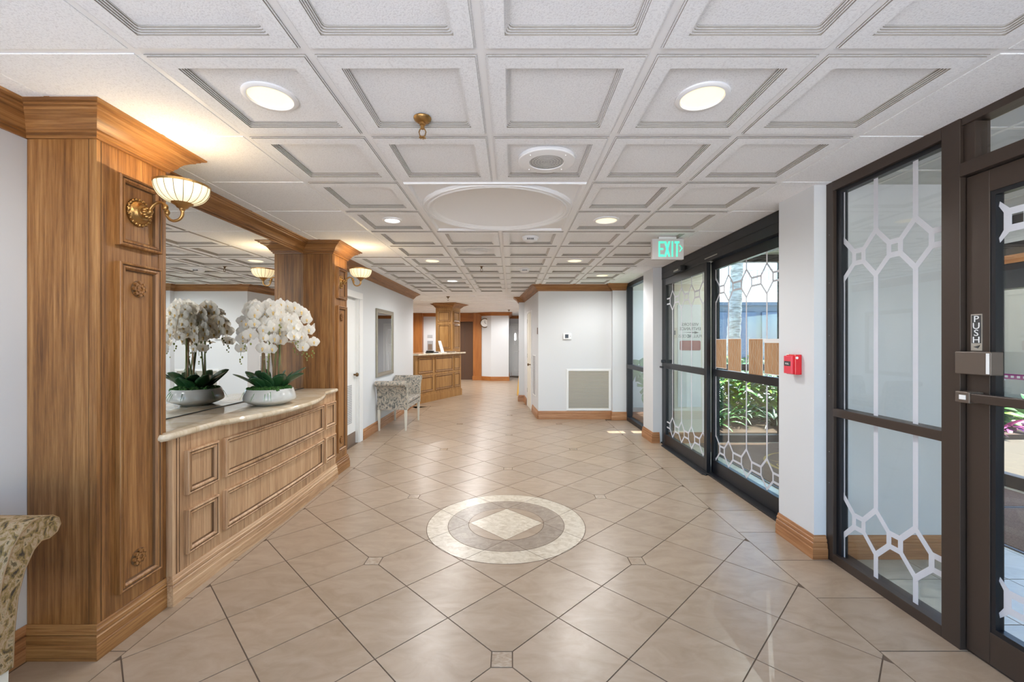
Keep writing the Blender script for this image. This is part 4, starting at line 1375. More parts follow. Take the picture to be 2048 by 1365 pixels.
# ================================================================== CEILING FITTINGS
def downlight(x, y, label, lens='lens_warm', r=0.095, w=None):
    t = thing('recessed_light', label, 'ceiling light', (x, y, CEIL), world=False, group='recessed ceiling lights')
    MB().lathe([(r-0.010,0.004),(r-0.006,-0.006),(r+0.006,-0.006),(r+0.013,-0.001),(r+0.013,0.020)], n=40, cap=False).build('trim_ring', 'grid_white', t, smooth=40)
    MB().lathe([(0.001,0.001),(r-0.006,0.0015),(r-0.006,0.012),(0.001,0.012)], n=40).build('lens', lens, t, smooth=40)
    t.location.z = CEIL+(0.008 if y < 8.8 else 0)
    l = bpy.data.lights.new('lamp', 'SPOT'); l.spot_size = R(168); l.spot_blend = 0.6; l.shadow_soft_size = 0.0
    l.energy = 2.6*(LAMP_W if w is None else w)
    l.color = (0.99, 0.985, 0.98)
    lo = bpy.data.objects.new('lamp', l); COL.objects.link(lo); lo.parent = t; lo.location = (0,0,-0.020)
    return t
downlight(-1.023, 1.80, 'warm recessed ceiling light nearest the camera on the left, above the near column', w=4.2)
downlight(0.805, 1.80, 'warm recessed ceiling light nearest the camera on the right of the ceiling', w=4.2)
downlight(-1.023, 3.63, 'bright white recessed ceiling light just left of the ceiling dome', 'lens_cool', 0.07)
downlight(0.805, 3.63, 'warm recessed ceiling light just right of the ceiling dome')
downlight(-1.023, 5.46, 'recessed ceiling light beyond the dome on the left, level with the far column')
downlight(0.805, 5.46, 'recessed ceiling light beyond the dome on the right')
downlight(-1.023, 7.29, 'recessed ceiling light near the far end of the coffered ceiling, left side', 'lens_cool')
downlight(1.415, 6.68, 'recessed ceiling light nearest the back wall on the right')
downlight(-0.91, 9.65, 'recessed ceiling light right of the reception column crown', 'lens_cool', w=19)
downlight(-0.89, 13.0, 'recessed ceiling light above the dark elevator door, left of two', 'lens_cool', w=19)
downlight(-0.42, 14.2, 'recessed ceiling light above the dark elevator door, right of two', 'lens_cool', w=6)
downlight(0.55, 14.6, 'added unseen ceiling light over the corridor behind the slanted wall', 'lens_cool', w=12)  # added lamp, out of view, to brighten the far door wall
downlight(-3.13, 13.2, 'recessed ceiling light at the left end of the reception area', 'lens_cool', w=19)
downlight(-2.70, 14.5, 'small recessed ceiling light just left of the reception column', 'lens_cool', w=19)
downlight(0.75, 12.0, 'added unseen ceiling light over the corridor nearest the closet door', 'lens_cool', w=14)  # added lamp, out of view, to brighten the corridor and its mirror reflection
downlight(-2.2, 11.0-0.4, 'recessed ceiling light directly in front of the reception counter', 'lens_cool', w=9)
downlight(-4.6, 11.5, 'added unseen ceiling light at the far left over the reception area', 'lens_cool', w=19)  # added lamp, out of view, to lift the reception area

VESTL = []
def vlamp(x, y, lb):
    t = downlight(x, y, lb, w=8); t.location.z = 2.62
vlamp(3.05, 5.2, 'recessed ceiling light in the vestibule behind the left sliding door')
vlamp(3.9, 3.9, 'recessed ceiling light in the vestibule behind the right sliding door')
sp_ = thing('ceiling_speaker', 'round white ceiling speaker with a metal grille in front of the dome', 'speaker', (0.196, 2.41, CEIL), world=False)
MB().lathe([(0.095,-0.008),(0.100,-0.012),(0.158,-0.008),(0.162,-0.004),(0.162,0.012)], n=56, cap=False).build('trim_ring', 'grid_white', sp_, smooth=40)
MB().lathe([(0.001,-0.004),(0.096,-0.003),(0.096,0.006),(0.001,0.006)], n=40).build('backing', 'grille_grey', sp_, smooth=40)
simple('speaker_mesh', (0.72, 0.71, 0.68), 0.5)
gm = MB()
for k in range(-11, 12):
    c = 0.0082*k; q = math.sqrt(max(0, 0.094**2-c*c))
    gm.box(c-0.0017, c+0.0017, -q, q, -0.0078, -0.0045)
for k in range(1, 6):
    gm.lathe([(0.016*k-0.0012,-0.0086),(0.016*k+0.0012,-0.0086),(0.016*k+0.0012,-0.006),(0.016*k-0.0012,-0.006)], n=32, cap=False)
gm.build('grille', 'speaker_mesh', sp_)
for k in range(4):
    a = pi/4+k*pi/2
    MB().sphere((0.135*cos(a), 0.135*sin(a), -0.0105), 0.004, 6, 4).build('screw', 'steel', sp_)

def sprinkler(x, y, label, mat, s=1.0, z=CEIL+0.010):
    t = thing('sprinkler_head', label, 'sprinkler', (x, y, z), world=False)
    MB().lathe([(0.040*s,0.0),(0.041*s,-0.004),(0.036*s,-0.014),(0.022*s,-0.022),(0.014*s,-0.024),(0.014*s,-0.034),(0.009*s,-0.036),(0.009*s,-0.052)], n=28).build('escutcheon', mat, t, smooth=40)
    MB().tube([(0.009*s,0,-0.05),(0.016*s,0,-0.066),(0.012*s,0,-0.083),(0.002,0,-0.088)], 0.0028, 6).tube([(-0.009*s,0,-0.05),(-0.016*s,0,-0.066),(-0.012*s,0,-0.083),(-0.002,0,-0.088)], 0.0028, 6).build('yoke', mat, t, smooth=60)
    d = MB().lathe([(0.001,-0.086),(0.008,-0.090),(0.008,-0.0925),(0.001,-0.0925)], n=16)
    for k in range(8):
        a = 2*pi*k/8
        d.lathe([(0.001,-0.0935),(0.0035,-0.0935),(0.0035,-0.0915),(0.001,-0.0915)], (0.013*cos(a),0.013*sin(a),0), 8)
        d.tube([(0,0,-0.0925),(0.013*cos(a),0.013*sin(a),-0.0925)], 0.0015, 4)
    d.build('deflector', mat, t)
sprinkler(-0.414, 1.965, 'brass fire sprinkler hanging from the coffered ceiling nearest the camera', 'brass_old')
sprinkler(-0.414, 5.77, 'dark fire sprinkler on the ceiling beyond the dome', 'brass_dark')
sprinkler(-1.47, 9.77, 'dark fire sprinkler in front of the reception column crown', 'brass_dark', z=CEIL)
sprinkler(-0.10, 13.9, 'dark fire sprinkler far back near the white corridor wall', 'brass_dark', z=CEIL)

def smoke(x, y, label):
    t = thing('smoke_detector', label, 'smoke detector', (x, y, CEIL+0.012), world=False)
    MB().lathe([(0.085,0),(0.086,-0.012),(0.082,-0.016),(0.074,-0.017),(0.070,-0.030),(0.058,-0.040),(0.03,-0.045),(0.001,-0.046)], n=36).build('body', 'white_plastic', t, smooth=40)
    v = MB()
    for k in range(-3, 4):
        v.box(k*0.010-0.003, k*0.010+0.003, -0.0725, -0.060, -0.036, -0.022)
    v.build('vent_slots', 'ink', t)
smoke(0.18, 4.24, 'white smoke detector just beyond the ceiling dome')
smoke(0.18, 6.10, 'white smoke detector farther back toward the back wall')
dv = thing('ceiling_diffuser', 'flat round air diffuser in a ceiling tile beyond the dome', 'diffuser', (-0.414, 4.85, CEIL), world=False)
for k in range(3):
    MB().lathe([(0.05+0.045*k,0.006),(0.07+0.045*k,0.0),(0.072+0.045*k,0.002),(0.055+0.045*k,0.009)], n=36, cap=False).build('ring', 'dome_white', dv, smooth=40)

# ================================================================== RECEPTION
P0 = Vector((-2.62, 8.38+0.0, 0)); P1 = Vector((-1.345, 11.21, 0))
dD = (P1-P0).normalized(); nD = Vector((dD.y, -dD.x, 0))
P0 = P1-dD*1.95
FK = lambda u, w, n: P1-dD*(1.95-u)+Vector((0,0,w))+nD*n
desk = thing('reception_desk', 'wood-panelled reception desk running back from behind the left wall', 'reception desk', tuple((P0+P1)/2))
MB().obox(FK, 0, 1.95, 0.0, 1.085, -0.55, 0.0).build('body', 'desk_v', desk)
MB().obox(FK, 0, 1.965, 0.0, 0.16, -0.55, 0.022).obox(FK, 0, 1.957, 0.16, 0.175, -0.54, 0.012).build('base', 'desk_v', desk)
DP = [(0,0),(0,0.014),(0.006,0.018),(0.022,0.012),(0.030,0.014),(0.040,0.004)]
for (a, b) in ((0.1,0.66),(0.76,1.53),(1.60,1.89)):
    MB().frame(FK, a, b, 0.68, 1.03, DP).build('front_panel', 'desk_v', desk)
    MB().frame(FK, a, b, 0.245, 0.60, DP).build('front_panel', 'desk_v', desk)
    gv = MB()
    for (w0, w1_) in ((0.68,1.03),(0.245,0.60)):
        gv.frame(FK, a-0.010, b+0.010, w0-0.010, w1_+0.010, [(0,0.001),(0,0.0015),(0.010,0.0015)], fill=False)
        gv.frame(FK, a+0.024, b-0.024, w0+0.024, w1_-0.024, [(0,0.006),(0.003,0.0165),(0.016,0.012)], fill=False)
    gv.build('groove_line', 'groove', desk)
tp = MB().obox(FK, 0, 2.05, 1.087, 1.127, -0.62, 0.09)
tag(tp.build('reception_counter', 'marble_cream', bevel=0.008), 'pale stone countertop on the reception desk', 'countertop')
# column on the counter
KC = Vector((-1.60, 11.42, 0))
kU = Vector((-0.95, 0.30, 0)).normalized(); kV = Vector((0.40, 0.91, 0)).normalized()
kV = Vector((kU.y, -kU.x, 0))
if kV.y < 0: kV = -kV
KS, KT = 0.50, 0.50
KB = 1.128
col3 = thing('wood_column', 'square wood-panelled column with flared crown standing on the reception counter', 'column', tuple(KC)[:2]+(KB,))
c0 = KC; c1 = KC+kU*KS; c2 = KC+kU*KS+kV*KT; c3 = KC+kV*KT
MB().prism([(c.x,c.y) for c in (c0,c3,c2,c1)], KB, CEIL-0.004).build('shaft', 'desk_v', col3)
MB().sweep([(c1.x,c1.y),(c0.x,c0.y),(c3.x,c3.y),(c2.x,c2.y),(c1.x,c1.y)][:5], [(a*1.35,(z-CEIL)*1.0+CEIL) for a, z in CROWN]).build('crown', ['wood_x','wood_x'], col3, smooth=30)
FL = lambda u, w, n: c0+kU*u+Vector((0,0,w))-kV*n
FR = lambda u, w, n: c0+kV*u+Vector((0,0,w))-kU*n
for F_, ln in ((FL, KS),(FR, KT)):
    MB().frame(F_, 0.07, ln-0.07, 1.94, 2.22, DP).build('upper_panel', 'desk_v', col3)
    MB().frame(F_, 0.07, ln-0.07, 1.21, 1.86, DP).build('lower_panel', 'desk_v', col3)
    gv = MB()
    for (w0, w1_) in ((1.94,2.22),(1.21,1.86)):
        gv.frame(F_, 0.060, ln-0.060, w0-0.010, w1_+0.010, [(0,0.001),(0,0.0015),(0.011,0.0015)], fill=False)
        gv.frame(F_, 0.094, ln-0.094, w0+0.024, w1_-0.024, [(0,0.006),(0.003,0.0165),(0.016,0.012)], fill=False)
    gv.build('groove_line', 'groove', col3)
# things on the counter
dp = thing('desk_phone', 'low black desk phone on the reception counter', 'phone', tuple(FK(0.95,1.128,-0.2)))
MB().obox(FK, 0.82, 1.06, 1.1275, 1.150, -0.32, -0.10).build('base', 'black_plastic', dp, bevel=0.006)
MB().obox(FK, 0.84, 0.90, 1.150, 1.180, -0.32, -0.11).build('handset', 'black_plastic', dp, bevel=0.01)
cdh = thing('card_stand', 'white card stand with a small picture on the reception counter', 'card stand', tuple(FK(1.30,1.128,-0.2)))
MB().add([FK(1.22,1.1275,-0.12),FK(1.40,1.1275,-0.16),FK(1.40,1.42,-0.26),FK(1.22,1.42,-0.22),FK(1.22,1.1275,-0.14),FK(1.40,1.1275,-0.18),FK(1.40,1.42,-0.27),FK(1.22,1.42,-0.23)],
         [(0,1,2,3),(4,5,6,7),(0,1,5,4),(1,2,6,5),(2,3,7,6),(3,0,4,7)]).build('card', 'white_plastic', cdh)
MB().obox(FK, 1.20, 1.42, 1.1272, 1.135, -0.34, -0.10).build('foot', 'white_plastic', cdh)
tag(MB().obox(FK, 1.50, 1.75, 1.1275, 1.150, -0.30, -0.06).build('brochure_stack', 'kick_brown', bevel=0.003), 'flat stack of brown brochures beside the reception column', 'brochures')

# far room furnishings
YB = YF+0.35
fpx = lambda px, y: (px-1024)*y/850
pl = MB().box(-3.62, -3.27, YF+0.10, YB, 0, CEIL-0.004)
tag(pl.build('wood_pilaster', 'orange_v'), 'plain orange-brown wood pilaster behind the reception desk, left of the white wall', 'pilaster')
pl2 = thing('wood_pilaster', 'orange-brown wood pilaster right of the dark elevator door', 'pilaster', (-1.25, YF, 0))
MB().box(-1.405, -1.101, YF-0.02, YB, 0.0, CEIL-0.004).build('shaft', 'orange_v', pl2)
MB().box(-1.425, -1.101, YF-0.045, YF-0.02, 0.0, 0.15).build('base', 'orange_x', pl2)
tag(MB().box(-2.05, -1.405, YF+0.05, YB, 2.12, CEIL-0.004).build('door_header', 'orange_x'), 'orange-brown wood header above the dark elevator door', 'header')
el = thing('elevator_door', 'dark brown metal elevator door beyond the reception desk', 'elevator door', (-1.75, YB-0.05, 0))
MB().box(-2.05, -1.405, YB-0.09, YB-0.005, 0.0, 2.12).build('door_slab', 'lift_brown', el)
MB().box(-1.735, -1.728, YB-0.093, YB-0.09, 0.02, 2.10).build('centre_seam', 'ink', el)
nt_ = thing('wall_notice', 'small grey notice on the white wall behind the reception desk', 'notice', (-3.0, YB, 1.55))
MB().box(fpx(855,YB), fpx(865,YB), YB-0.02, YB-0.001, 1.545, 1.64).build('sheet', 'grille_grey', nt_)
pc = thing('wall_cubby', 'grey framed wall shelf with brown contents below the small notice', 'wall shelf', (-3.0, YB, 1.1))
MB().box(fpx(855,YB), fpx(866,YB), YB-0.03, YB-0.001, 1.07, 1.42).build('frame', 'grey_plastic', pc)
MB().box(fpx(856.5,YB), fpx(864.5,YB), YB-0.036, YB-0.031, 1.09, 1.30).build('contents', 'kick_brown', pc)
# clock on the angled wall
cw = Vector((-0.74+1.10, -0.25, 0)).normalized(); cn = Vector((cw.y, -cw.x, 0))
if cn.y > 0: cn = -cn
cc = Vector((-1.10, YF, 2.06))+cw*0.16+cn*0.004
clk = thing('wall_clock', 'round bronze-rimmed wall clock beside the elevator pilaster', 'clock', tuple(cc))
ca3 = (cn+Vector((0.55,0,0))).normalized()
cc2 = cc+ca3*0.02
MB().lathe([(0.001,0),(0.165,0),(0.168,0.02),(0.155,0.034),(0.140,0.028)], tuple(cc2), 36, axis=tuple(ca3), cap=False).build('rim', 'brass_dark', clk, smooth=40)
MB().lathe([(0.001,0.020),(0.142,0.020),(0.142,0.026),(0.001,0.026)], tuple(cc2), 36, axis=tuple(ca3)).build('face', 'white_plastic', clk)
MB().tube([cc2+ca3*0.03, cc2+ca3*0.03+Vector((0,0,0.09))], 0.006, 4).tube([cc2+ca3*0.03, cc2+ca3*0.03+Vector((0.05,0,-0.03))], 0.006, 4).build('clock_hand', 'ink', clk)
# far white door
d6 = struct(MB().box(0.0-0.02, 0.86, 17.16, 17.198, 0.01, 2.04).build('door_6', 'paint_white'))
FQ = plane((-0.02, 17.16, 0), (1,0,0), (0,-1,0))
for (u0,u1,w0,w1_) in ((0.10,0.38,1.25,1.9),(0.50,0.78,1.25,1.9),(0.10,0.38,0.2,1.0),(0.50,0.78,0.2,1.0)):
    MB().frame(FQ, u0, u1, w0, w1_, [(0,0),(0.01,0.008),(0.03,0.006),(0.04,-0.002)]).build('door_panel', 'grid_white', d6)
MB().obox(FQ, 0.12, 0.18, 1.45, 1.72, 0.0, 0.012).build('glowing_lite', 'lens_cool', d6)  # small window lite; its own glow replaces light coming through
MB().sphere((0.30, 17.11, 1.0), 0.035, 10, 6).build('door_knob', 'black_plastic', d6)
struct(MB().box(-0.10, -0.03, 17.17, 17.199, 0, 2.1).box(-0.10, 0.94, 17.17, 17.199, 2.05, 2.12).box(0.87, 0.94, 17.17, 17.199, 0, 2.05).build('trim_far_door', 'paint_white'))

# ================================================================== VESTIBULE
VZ = 2.62
vf = struct(MB().box(2.10, 5.2, -3, 6.10, -0.08, -0.0022).build('floor_vestibule', 'grout'))
for a in range(8):
    for b in range(14):
        x0 = 2.14+0.405*a; y0 = 0.5+0.405*b
        if y0 > 5.9 or x0 > 4.8: continue
        if 2.83 > x0 and 2.4 < y0 < 3.1: pass
        w_ = min(0.399, 4.90-x0)
        MB().prism([(x0,y0),(x0+w_,y0),(x0+w_,y0+0.399),(x0,y0+0.399)], -0.0022, 0.0).build('tile', 'vest_tile', vf)
vc = struct(MB().box(2.13, 5.3, -4.0, 6.12, VZ, VZ+0.15).build('ceiling_vestibule', 'stucco_white'))
struct(MB().box(2.13, 2.22, -3, 8.4, CEIL, VZ).build('wall_upstand', 'vest_wall'))
for y in (1.8,2.4,3.0,3.9,4.8,5.7):
    MB().box(2.22, 4.80, y-0.012, y+0.012, VZ-0.004, VZ).build('ceiling_batten', 'grid_white', vc)
for x in (2.8,3.5,4.2):
    MB().box(x-0.012, x+0.012, 1.6, 5.9, VZ-0.005, VZ).build('ceiling_batten', 'grid_white', vc)
# north side: wall stub, then glazed screen onto the garden
struct(MB().box(2.216, 2.80, 5.90, 6.02, 0, VZ).build('wall_vestibule', 'vest_wall'))
baseb('baseboard_vestibule', [(2.216,5.90),(2.80,5.90)], 'base_x')
w3 = MB().box(2.80, 2.90, 5.93, 6.03, 0, VZ).box(3.76, 3.86, 5.93, 6.03, 0, VZ).box(4.76, 4.86, 5.93, 6.03, 0, VZ)
w3.box(2.90, 4.76, 5.93, 6.03, 2.52, VZ).box(2.90, 4.76, 5.93, 6.03, 0, 0.10).box(2.90, 4.76, 5.95, 6.01, 1.0, 1.09)
win3 = struct(w3.build('window_3', 'dark_frame', bevel=0.003))
MB().box(2.90, 4.76, 5.976, 5.982, 1.09, 2.52).build('pane', 'glass', win3)
MB().box(2.90, 4.76, 5.976, 5.982, 0.10, 1.0).build('pane', 'glass', win3)
# east side: outer doors
oe = MB().box(4.80, 4.90, 4.55, 4.65, 0, VZ).box(4.80, 4.90, 1.2, 1.3, 0, VZ).box(4.80, 4.90, 2.85, 2.93, 0.0, 1.92)
oe.box(4.78, 4.92, 1.2, 5.93, 1.92, 2.36).box(4.80, 4.90, 1.2, 5.93, 2.52, VZ).box(4.80, 4.90, 1.3, 5.93, 0.0, 0.12)
oed = struct(oe.build('door_7', 'dark_frame', bevel=0.003))
MB().box(4.84, 4.846, 1.3, 5.93, 0.12, 1.92).build('pane', 'glass', oed)
MB().box(4.79, 4.90, 1.2, 5.93, 2.36, 2.52).build('infill_panel', 'stucco_white', oed)
MB().box(4.772, 4.779, 1.25, 5.9, 2.16, 2.24).build('timber_band', 'base_y', oed)
pv = thing('door_decal', 'purple vinyl strip with white lettering on the outer door glass', 'decal', (4.83, 3.4, 1.05))
MB().box(4.836, 4.8385, 3.25, 4.22, 1.045, 1.095).build('strip', 'purple_vinyl', pv)
lt = MB()
for k in range(16):
    if k % 5 == 4: continue
    y = 4.16-0.05*k
    lt.box(4.8345, 4.8358, y-0.015, y+0.010, 1.058, 1.080)
lt.build('lettering', 'frost', pv)

# notices on the stub wall, reading backwards as on glass seen from behind
vs_ = thing('entry_notice', 'pale notice panel with reversed black lettering and a red box behind the left door', 'notice', (2.45, 5.89, 0.9))
MB().box(2.30, 2.62, 5.893, 5.899, 0.5, 1.92).build('panel', 'stucco_white', vs_)
FN = plane((2.47, 5.892, 0), (1,0,0), (0,-1,0))
for k, (tx, z, sz) in enumerate((('VISITORS',1.625,0.058),('ENTRANCE',1.565,0.058),('FULL ACCESS',1.465,0.055))):
    text_mb(tx, sz, lambda u, w, n, zz=z: FN(u, w+zz, n), mirror=True).build('lettering', 'ink', vs_)
MB().add([FN(-0.11,1.535,0.0005),FN(0.06,1.538,0.0005),FN(0.06,1.550,0.0005),FN(0.12,1.532,0.0005),FN(0.06,1.514,0.0005),FN(0.06,1.526,0.0005)], [(0,1,2,3,4,5)]).build('arrow', 'ink', vs_)
def rrect(F, u0, u1, w0, w1, r, n):
    pts = []
    for (cx, cy, a0) in ((u1-r,w1-r,0),(u0+r,w1-r,pi/2),(u0+r,w0+r,pi),(u1-r,w0+r,1.5*pi)):
        for k in range(5):
            a = a0+k*pi/8
            pts.append(F(cx+r*cos(a), cy+r*sin(a), n))
    return pts
MB().loft([rrect(FN,-0.145,0.145,1.285,1.420,0.02,0.0), rrect(FN,-0.145,0.145,1.285,1.420,0.02,0.002)], True, True, True).build('red_box', 'red_sign', vs_)
sw = thing('light_switch', 'beige wall switch plate on the vestibule wall behind the left door', 'light switch', (2.25, 5.899, 1.48))
MB().box(2.222, 2.292, 5.888, 5.899, 1.46, 1.60).build('plate', 'plate_beige', sw, bevel=0.003)
MB().box(2.248, 2.264, 5.882, 5.888, 1.50, 1.56).build('rocker', 'ink', sw)

# mats
m1 = thing('entrance_mat', 'brown carpet mat with gold scrollwork behind the sliding doors', 'mat', (3.3, 4.6, 0))
MB().box(2.57, 4.70, 3.62, 5.86, 0.0005, 0.010).build('pile', 'carpet_brown', m1)
MB().box(2.54, 2.57, 3.60, 5.88, 0.0005, 0.007).box(2.57, 4.70, 3.60, 3.62, 0.0005, 0.007).build('rubber_edge', 'black_plastic', m1)
sc_ = MB()
def ribbon(pts, w):
    L_ = []
    for i, p in enumerate(pts):
        a, b = Vector(pts[max(i-1,0)]), Vector(pts[min(i+1,len(pts)-1)])
        d = (b-a).normalized(); n = Vector((-d.y, d.x))*w*(0.25+0.75*sin(pi*i/(len(pts)-1)))
        L_.append([(p[0]+n.x,p[1]+n.y,0.0115),(p[0]-n.x,p[1]-n.y,0.0115)])
    sc_.loft(L_, closed=False)
mcx, mcy = 3.55, 4.75
for k in range(2):
    s = 1 if k else -1
    ribbon([(mcx+s*(0.62*cos(a)), mcy+0.62*sin(a)) for a in [pi*(-0.45+0.9*i/20) for i in range(21)]], 0.022)
    for q in range(5):
        cx, cy = mcx+s*0.45*cos(q*0.6-1.2), mcy+0.45*sin(q*0.6-1.2)
        ribbon([(cx+(0.13-0.011*i)*cos(q+i*0.5), cy+(0.13-0.011*i)*sin(q+i*0.5)) for i in range(11)], 0.016)
ribbon([(mcx-0.35+0.07*i, mcy+0.12*sin(i*0.9)) for i in range(11)], 0.025)
ribbon([(mcx-0.35+0.07*i, mcy-0.12*sin(i*0.9)) for i in range(11)], 0.025)
sc_.build('gold_scrollwork', 'gold_thread', m1)
m2 = thing('entrance_mat', 'plain brown ribbed carpet mat seen through the push door', 'mat', (4.1, 2.4, 0))
MB().box(3.42, 4.72, 1.3, 3.57, 0.0005, 0.010).build('pile', 'carpet_brown', m2)
MB().box(3.39, 3.42, 1.3, 3.59, 0.0005, 0.007).box(3.42, 4.72, 3.57, 3.59, 0.0005, 0.007).build('rubber_edge', 'dark_frame', m2)

# ================================================================== OUTSIDE
tag(MB().box(-30, 60, -30, 60, -0.30, -0.10).build('pavement', 'pavement'), None, None, kind='structure')
gnd = struct(MB().box(2.13, 6.2, 6.10, 9.2, -0.10, 0.10).build('garden_bed', 'soil', bevel=0.01))
gnd['label'] = 'mulch bed outside the windows'
struct(MB().box(4.9, 9.5, -3, 6.2, -0.10, -0.01).build('walkway', 'walk_tan'))
struct(MB().box(6.2, 16, 6.15, 9.4, -0.10, 0.06).build('planting_strip', 'soil'))
struct(MB().box(2.085, 3.02, 8.40, 8.6, 0, 4.2).build('wall_garden', 'stucco_white'))
struct(MB().box(6.5, 17, 9.5, 9.8, 0, 3.6).build('wall_courtyard', 'stucco_beige'))
struct(MB().box(-9, 2.05, -0.8, 18, 2.6, 2.9).build('roof', 'stucco_white'))
struct(MB().box(4.92, 5.05, -4.0, 2.85, -0.1, 2.62).build('wall_sky_block', 'stucco_beige'))  # unseen wall added to cut sky light off the pier and glass
struct(MB().box(2.05, 5.6, -4.2, 6.45, 2.78, 3.0).build('roof_vestibule', 'stucco_white'))
struct(MB().box(2.05, 3.02, 7.43, 8.4, 2.6, 2.9).build('sun_mask_far', 'stucco_white'))  # unseen slab added to trim the sun patch on the floor
struct(MB().box(2.05, 3.02, 6.45, 7.20, 2.6, 2.9).build('sun_mask_near', 'stucco_white'))  # second added slab; the gap between both lets a sliver of sun in
MBb = thing('neighbouring_building', 'blue-grey building with dark windows beyond the garden', 'building', (12, 22, 0))
MB().box(6.0, 24, 22, 26, -0.1, 3.25).build('facade', 'building_blue', MBb)
MB().box(5.8, 24, 21.8, 26, 3.25, 3.42).build('parapet', 'building_blue', MBb)
for k in range(6):
    MB().box(9.9+1.5*k, 11.1+1.5*k, 21.92, 22, 0.6, 2.9).build('window_pane', 'building_glass', MBb)
rl = thing('rooftop_railing', 'thin grey railing with short uprights above the blue-grey building', 'railing', (8.5, 14.5, 3.6))
MB().tube([(7.75,14.5,3.80),(9.1,14.5,3.86)], 0.022, 6).tube([(7.75,14.5,3.50),(9.1,14.5,3.50)], 0.012, 6).build('rail', 'grille_grey', rl)
for k in range(10):
    MB().tube([(7.85+0.13*k,14.5,3.50),(7.85+0.13*k,14.5,3.82)], 0.014, 5).build('upright', 'grille_grey', rl)
for x in (7.75, 9.1):
    MB().tube([(x,14.5,-0.1),(x,14.5,3.84)], 0.03, 6).build('post', 'grille_grey', rl)
# palm trunk
pt = thing('palm_tree', 'pale ringed palm trunk leaning slightly in the garden', 'palm tree', (5.45, 10.5, 0))
pp_ = MB()
lo_ = []
for k in range(46):
    z = -0.1+0.12*k
    r = 0.165+(0.012 if k % 2 else 0)-0.0012*k
    cx = 5.40+0.05*z
    lo_.append([(cx+r*cos(2*pi*i/14), 10.5+r*sin(2*pi*i/14), z) for i in range(14)])
pp_.loft(lo_, True, True, True)
pp_.build('trunk', 'palm_bark', pt, smooth=50)
for k in range(9):
    az = 2*pi*k/9
    m_ = MB()
    b0 = Vector((5.66, 10.5, 5.2))
    d = Vector((cos(az), sin(az), 0)); s_ = Vector((-sin(az), cos(az), 0))
    sp2 = [b0+d*(2.2*t)+Vector((0,0,0.9*t-1.9*t*t)) for t in [i/8 for i in range(9)]]
    m_.tube(sp2, [0.03-0.003*i for i in range(9)], 5)
    for i in range(1, 9):
        for sg in (-1, 1):
            c = sp2[i]; e = c+s_*sg*0.55+d*0.25-Vector((0,0,0.25))
            m_.add([c, c+d*0.09, e], [(0,1,2)])
    m_.build('frond', 'leaf_green', pt)

def bush(x, y, z, s, mat, label, nl=26, seed=0, name='garden_shrub', wd=0.07, up=0.9, cat='shrub', grp=None, L0=0.5, hh=0.0, sprd=0.4):
    rg3 = random.Random(seed)
    t = thing(name, label, cat, (x, y, z), group=grp)
    for g in range(2):
        m_ = MB()
        for k in range(nl//2):
            az = rg3.uniform(0, 2*pi)
            leafmesh(m_, (x+rg3.uniform(-.16,.16)*s*sprd, y+rg3.uniform(-.16,.16)*s*sprd, z+rg3.random()*hh), az, L0*s*rg3.uniform(0.7,1.15), wd*s*rg3.uniform(0.7,1.2), up*rg3.uniform(0.6,1.25), rg3.uniform(0.3,0.8), rg3.uniform(-.4,.4), 6)
        m_.build('foliage', mat[g % len(mat)], t, smooth=80)
    return t
seed = 10
BS = [(3.15,6.55,0.10,1.15,['leaf_green','leaf_dark'],'low dark green fern at the left foot of the garden window'),
      (3.60,6.75,0.10,1.2,['leaf_blue','leaf_green'],'silvery green fern in the middle of the garden window'),
      (4.05,6.50,0.10,1.0,['leaf_blue','leaf_dark'],'grey-green leaning fern at the right of the garden window'),
      (3.35,7.35,0.10,1.9,['leaf_green','leaf_lime'],'tall green shrub behind the ferns, left'),
      (4.00,7.30,0.10,2.0,['leaf_green','leaf_lime'],'tall bright green shrub behind the ferns, centre'),
      (4.65,7.35,0.10,2.0,['leaf_lime','leaf_green'],'tall lime green shrub behind the ferns, right'),
      (5.2,7.6,0.10,2.0,['leaf_green','leaf_dark'],'dark green shrub farthest right behind the garden window'),
      (4.4,8.3,0.10,2.2,['leaf_lime','leaf_green'],'yellow-green shrub deepest in the garden bed')]
for x, y, z, s, mt, lb in BS:
    seed += 1
    if s > 1.5:
        bush(x, y, z, s, mt, lb, 190, seed, wd=0.022, up=0.9, L0=0.17, hh=0.42*s, sprd=1.3)
    else:
        bush(x, y, z, s, mt, lb, 90, seed, wd=0.013, up=1.2, L0=0.40, hh=0.06)
for k, (x, y) in enumerate(((7.05,6.45),(7.55,6.50),(8.05,6.42),(8.55,6.52))):
    bush(x, y, 0.06, 0.75, ['leaf_purple','leaf_purple'], ['purple bromeliad at the left end of the planting strip','purple bromeliad second from the left in the planting strip','purple bromeliad third from the left in the planting strip','purple bromeliad at the right end of the planting strip'][k], 24, 40+k, 'bromeliad', 0.06, 0.8, 'plant')
for k, (x, y) in enumerate(((7.2,7.1),(7.9,7.2),(8.6,7.15),(9.3,7.3))):
    bush(x, y, 0.06, 1.5, ['leaf_green','leaf_lime'], ['green leafy plant behind the leftmost bromeliad','green leafy plant behind the second bromeliad','green leafy plant behind the third bromeliad','green leafy plant behind the rightmost bromeliad'][k], 36, 50+k, 'leafy_plant', 0.07, 1.0, 'plant')

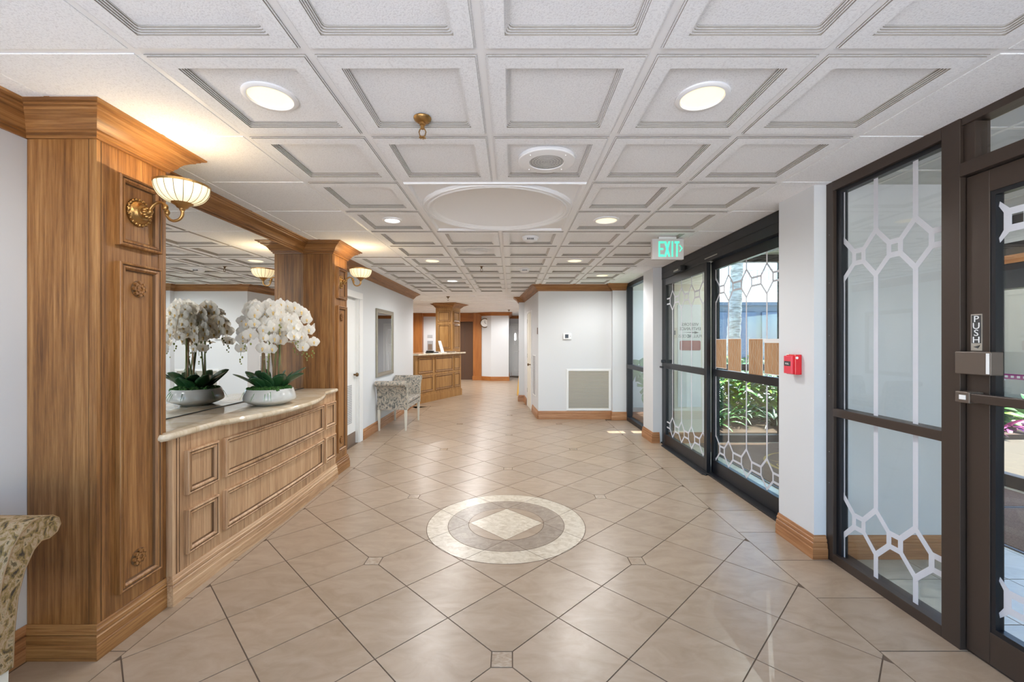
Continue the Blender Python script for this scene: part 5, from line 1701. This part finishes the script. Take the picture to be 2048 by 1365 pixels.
# monstera outside window_2
mo = thing('monstera_plant', 'monstera with split leaves outside the narrow far window', 'plant', (2.62, 7.95, 0.10))
def monstera(cx, cy, cz, r, face, roll):
    f = Vector(face).normalized(); q = f.to_track_quat('Z', 'Y')
    mb = MB()
    def P(a, rr, z=0):
        v = Vector((rr*cos(a+roll), rr*sin(a+roll), z)); v = q @ v
        return Vector((cx,cy,cz))+v
    n = 56
    ring, inner = [], []
    for k in range(n):
        a = 2*pi*k/n
        base = r*(0.80+0.20*cos(a))*(0.55 if abs(a-pi) < 0.25 else 1)
        slit = (k % 7 in (0,)) and 0.5 < a < 5.8
        ring.append(P(a, base*(0.42 if slit else 1.0), -0.05*r*(1 if k % 2 else -1)))
        inner.append(P(a, base*0.28, 0.02))
    mb.loft([inner, ring], True, True, False)
    o = mb.build('leaf', 'leaf_green', mo, smooth=60)
    sd_ = o.modifiers.new('thick', 'SOLIDIFY'); sd_.thickness = 0.004
    MB().tube([(2.62,7.95,0.10), (2.62+(cx-2.62)*0.4, 7.95+(cy-7.95)*0.4, cz*0.6), (cx,cy,cz)], [0.014,0.011,0.006], 6).build('stalk', 'stem_green', mo)
for (x, y, z, r, f, ro) in ((2.36,7.45,0.62,0.21,(-.4,-1,0.25),0.4),(2.50,7.75,0.86,0.22,(-.3,-1,0.3),1.8),(2.28,7.75,0.86,0.20,(-.5,-1,0.2),2.9),(2.66,7.5,0.60,0.19,(0.1,-1,0.4),1.0),(2.75,7.9,0.95,0.2,(0.2,-1,0.3),2.2),(2.42,7.3,0.42,0.15,(-.2,-1,0.6),3.0)):
    monstera(x, y, z, r*1.25, f, ro)

# courtyard chair
gc = thing('garden_chair', 'grey slatted garden chair against the beige courtyard wall', 'chair', (9.9, 8.9, -0.1))
x0, x1, y0, y1 = 9.55, 10.1, 8.75, 9.2
for (x, y, z1_) in ((x0,y0,0.62),(x1,y0,0.62),(x0,y1,0.98),(x1,y1,0.98)):
    MB().tube([(x,y,-0.1),(x,y,z1_)], 0.02, 6).build('leg', 'bench_grey', gc)
for k in range(6):
    MB().box(x0+0.03+0.09*k, x0+0.09+0.09*k, y1-0.01, y1+0.01, 0.48, 0.95).build('back_slat', 'bench_grey', gc)
MB().box(x0, x1, y0, y1, 0.38, 0.42).build('seat', 'bench_grey', gc)
MB().box(x0, x1, y1-0.015, y1+0.015, 0.93, 0.99).build('top_rail', 'bench_grey', gc)
for x in (x0, x1):
    MB().box(x-0.025, x+0.025, y0-0.03, y1, 0.61, 0.64).build('armrest', 'bench_grey', gc)
